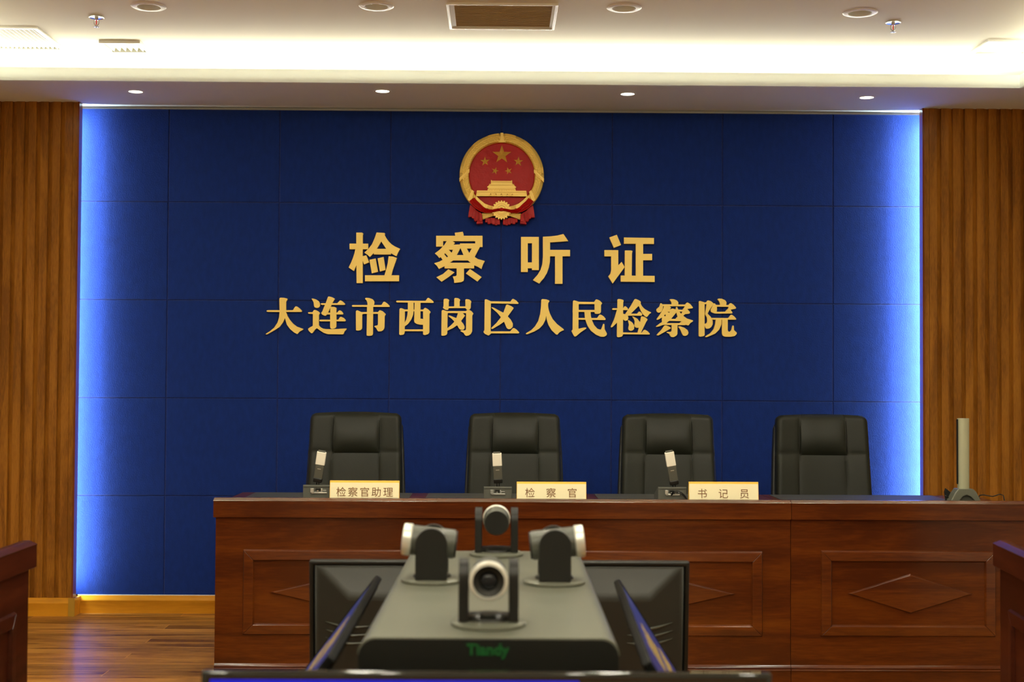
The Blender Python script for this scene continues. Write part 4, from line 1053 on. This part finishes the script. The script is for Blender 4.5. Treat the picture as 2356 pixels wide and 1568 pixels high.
# ---------------------------------------------------------------- PTZ cameras (local -Y is the way the lens looks)
def make_ptz(label, tilt):
    t = thing('conference_camera', label, 'camera', (0, 0, 0), 0, 'pan-tilt cameras on the recording cart')
    MB().lathe([(0.0001, 0), (.066, 0), (.0675, .002), (.0675, .006), (.062, .009), (.045, .011), (.0001, .011)], 44, cap=False).build('base_disc', M['greymetal'], t, smooth='auto')
    MB().lathe([(.001, .0105), (.042, .0105), (.040, .016), (.030, .021), (.001, .022)], 32, cap=False).build('turntable', M['blackplastic'], t, smooth='auto')
    mb = MB()
    for s in (-1, 1):                      # yoke arm: flat outer face with a round top, flaring inward to the head
        pts = [(-.034, .011), (.034, .011)]
        pts += [(.034 * cos(a), .086 + .034 * sin(a)) for a in [pi * k / 16 for k in range(17)]]
        mb.poly(pts, lambda u, v, d: (d, u, v), s * .0535, s * .036)
    mb.box(-.045, .045, -.026, .026, .011, .020)
    mb.build('yoke', M['blackplastic'], t, bevel=.0015, smooth='auto')
    Rt = Matrix.Translation((0, 0, .086)) @ Matrix.Rotation(radians(90), 4, 'X')
    Rt = Matrix.Translation((0, 0, .086)) @ Matrix.Rotation(tilt, 4, 'X') @ Matrix.Rotation(radians(90), 4, 'X')
    hd = MB().lathe([(.0001, -.050), (.0295, -.050), (.0315, -.047), (.0325, .046), (.0001, .046)], 44, Rt, cap=False).build('camera_head', M['camgrey'], t, smooth='auto')
    MB().lathe([(.0001, -.0535), (.0292, -.0535), (.0292, -.049), (.0001, -.049)], 40, Rt, cap=False).build('rear_cap', M['blackplastic'], hd, smooth='auto')
    MB().lathe([(.0325, .044), (.0350, .046), (.0350, .060), (.0335, .064), (.0285, .065), (.0275, .060), (.0275, .046)], 44, Rt, cap=False).build('silver_ring', M['silver'], hd, smooth='auto')
    MB().lathe([(.0001, .052), (.016, .052), (.017, .057), (.0275, .0605), (.0275, .050), (.0001, .050)], 36, Rt, cap=False).build('lens_barrel', M['blackplastic'], hd, smooth='auto')
    MB().lathe([(.0155, .053), (.012, .0565), (.006, .058), (.0001, .0585)], 32, Rt, cap=False).build('lens_glass', M['glass'], hd, smooth='auto')
    MB().lathe([(.0285, -.004), (.0285, .004)], 8, Matrix.Translation((0, 0, .086)) @ Matrix.Rotation(pi / 2, 4, 'Y') @ Matrix.Scale(.55, 4)).build('pivot', M['blackplastic'], hd)
    return t
DM = Matrix.Translation((near.x, near.y, 0)) @ Matrix.Rotation(ang, 4, 'Z')
def on_top(px, py):
    return pix(px, py, Z=DZ + .004)
p = on_top(1124, 1432); c1 = make_ptz('conference camera nearest the viewer with its lens facing us', 0.0); c1.location = (p.x, p.y, DZ + .0003)
p = on_top(1142, 1273); c2 = dup(c1, (p.x, p.y, DZ + .0003), pi, 'conference camera at the far end of the cart, turned to the bench')
c3 = make_ptz('conference camera on the left of the cart with its bright ring pointing left', -0.10); p = on_top(994, 1333); c3.location = (p.x, p.y, DZ + .0003); c3.rotation_euler = (0, 0, -pi / 2)
p = on_top(1275, 1337); dup(c3, (p.x, p.y, DZ + .0003), pi / 2, 'conference camera on the right of the cart with its bright ring pointing right')

# ---------------------------------------------------------------- displays around the cart
def display(label, w, h, loc, rotz, tilt, scr, vents=False, content=None, bz=None, part=None, fr=0.012, bt=0.022, grp='flat displays around the recording cart'):
    """screen faces local -Y; origin at the lower edge's centre; tilt leans the top backwards (+Y)"""
    t = thing('display_monitor', label, 'monitor', loc, rotz, grp)
    X = Matrix.Rotation(-tilt, 4, 'X')
    bz = bz or M['blackplastic']
    MB().poly(rect(-w / 2, w / 2, 0, h), XZ, -0.003, bt, [rect(-w / 2 + fr, w / 2 - fr, fr, h - fr)]).build('bezel', bz, t, bevel=.0045, seg=4, xf=X, smooth='auto')
    MB().box(-w / 2 + fr - .001, w / 2 - fr + .001, -0.0005, 0.004, fr - .001, h - fr + .001).build('screen', scr, t, xf=X)
    # stepped rear housing with sloping shoulders
    a, b = 0.030, 0.11
    f = [(-w / 2 + .008, .008), (w / 2 - .008, .008), (w / 2 - .008, h - .008), (-w / 2 + .008, h - .008)]
    g_ = [(-w / 2 + a, .03), (w / 2 - a, .03), (w / 2 - a, h - .020), (-w / 2 + a, h - .020)]
    ix = .11 if vents else .06; dd = .078 if vents else (.036 if bt > .02 else .022)
    k_ = [(-w / 2 + ix, .08), (w / 2 - ix, .08), (w / 2 - ix, h - .080), (-w / 2 + ix, h - .080)]
    vs = [(x, bt - .004, z) for x, z in f] + [(x, bt + .004, z) for x, z in g_] + [(x, dd, z) for x, z in k_]
    fs = [(8, 9, 10, 11), (3, 2, 1, 0)]
    for o in (0, 4):
        for i in range(4): j = (i + 1) % 4; fs.append((o + i, o + j, o + 4 + j, o + 4 + i))
    bk = MB().add(vs, fs).build('rear_housing', M['darkplastic'] if vents else M['deepblack'], t, bevel=.012 if vents else .004, seg=4, xf=X, smooth='auto')
    if vents:
        for s in (-1, 1):
            mb = MB()
            for k in range(3):
                z = h - .160 - .0215 * k; pts = []
                for q in range(11):
                    ins = .045 + .125 * q / 10; x = s * (w / 2 - ins)
                    y = .026 + (.052) * min(1, (ins - .030) / .080)
                    pts.append((x, y + .001, z - .005 * sin(pi * q / 10)))
                mb.tube(pts, [0.0005 + .0032 * sin(pi * q / 10) for q in range(11)], 8)
            mb.build('vent_ribs', M['camgrey'], t, xf=X, smooth=True)
    if part:
        MB().box(-w / 2 + fr, -w / 2 + fr + (w - 2 * fr) * part, -0.0012, -0.0006, fr, h - fr).build('screen_picture', M['screenblue'], t, xf=X)
    if content: content(t, X)
    return t
# rear display, seen from behind
q0 = pix(710, 1286, Z=0.80); qy = 3.80
x0 = pix(711, 1286, Y=qy + .0).x; x1 = pix(1587, 1292, Y=qy).x; zt = pix(1148, 1289, Y=qy).z
RH = 0.56; tl = 0.10
display('large dark display behind the cart, showing its back with curved ribs', x1 - x0, RH, ((x0 + x1) / 2, qy + .022 + sin(tl) * RH, zt - cos(tl) * RH), pi, tl, M['screenoff'], vents=True)
# front display, lit blue, nearest the viewer
fy = near.y - 0.19
x0 = pix(463, 1541, Y=fy).x; x1 = pix(1775, 1550, Y=fy).x; zt = pix(1119, 1544, Y=fy).z
o = display('nearest display with a bright blue screen along the bottom edge', x1 - x0, RH, ((x0 + x1) / 2, fy - sin(tl) * RH, zt - cos(tl) * RH), 0.012, tl, M['screenoff'], bz=M['glossblack'], part=0.665, fr=0.014)
o.rotation_euler.y = 0.004
# slanted side displays; their screens face outward and up
def side_content(t, X):
    R = (X.to_3x3() @ Matrix.Rotation(radians(90), 3, 'X')).to_euler()
    for txt, sz, z in (('检察听证', .070, SH - .085), ('大连市西岗区人民检察院', .050, SH - .165)):
        o = text_mesh('screen_text', txt, sz, M['screengold'], t, (0, 0, 0), R, 0.0004, off=.0012, spacing=1.25 if sz > .08 else 1.0)
        o.location = X @ Vector((0, -.0016, z))
SH = 0.50
def side(label, n_px, f_px, s, tilt):
    Z = 0.795
    a = pix(*n_px, Z=Z); b = pix(*f_px, Z=Z); L = (b - a).length; mid = (a + b) / 2
    d = (b - a).normalized()
    rz = atan2(d.y, d.x)
    if s < 0: rz += pi                  # screen's -Y must face outward
    t = display(label, L, SH, (0, 0, 0), rz, tilt, M['screendim'], content=side_content, bz=M['deepblack'], bt=0.014, fr=0.008)
    Rz = Matrix.Rotation(rz, 3, 'Z')
    top = Rz @ (Matrix.Rotation(-tilt, 3, 'X') @ Vector((0, 0, SH)))
    t.location = (mid.x - top.x, mid.y - top.y, Z - top.z)
    return t
side('slanted narrow-edge display on the left of the cart with gold text on navy', (757, 1508), (869, 1322), -1, radians(37))
side('slanted narrow-edge display on the right of the cart with gold text on navy', (1494, 1520), (1422, 1331), 1, radians(32.5))
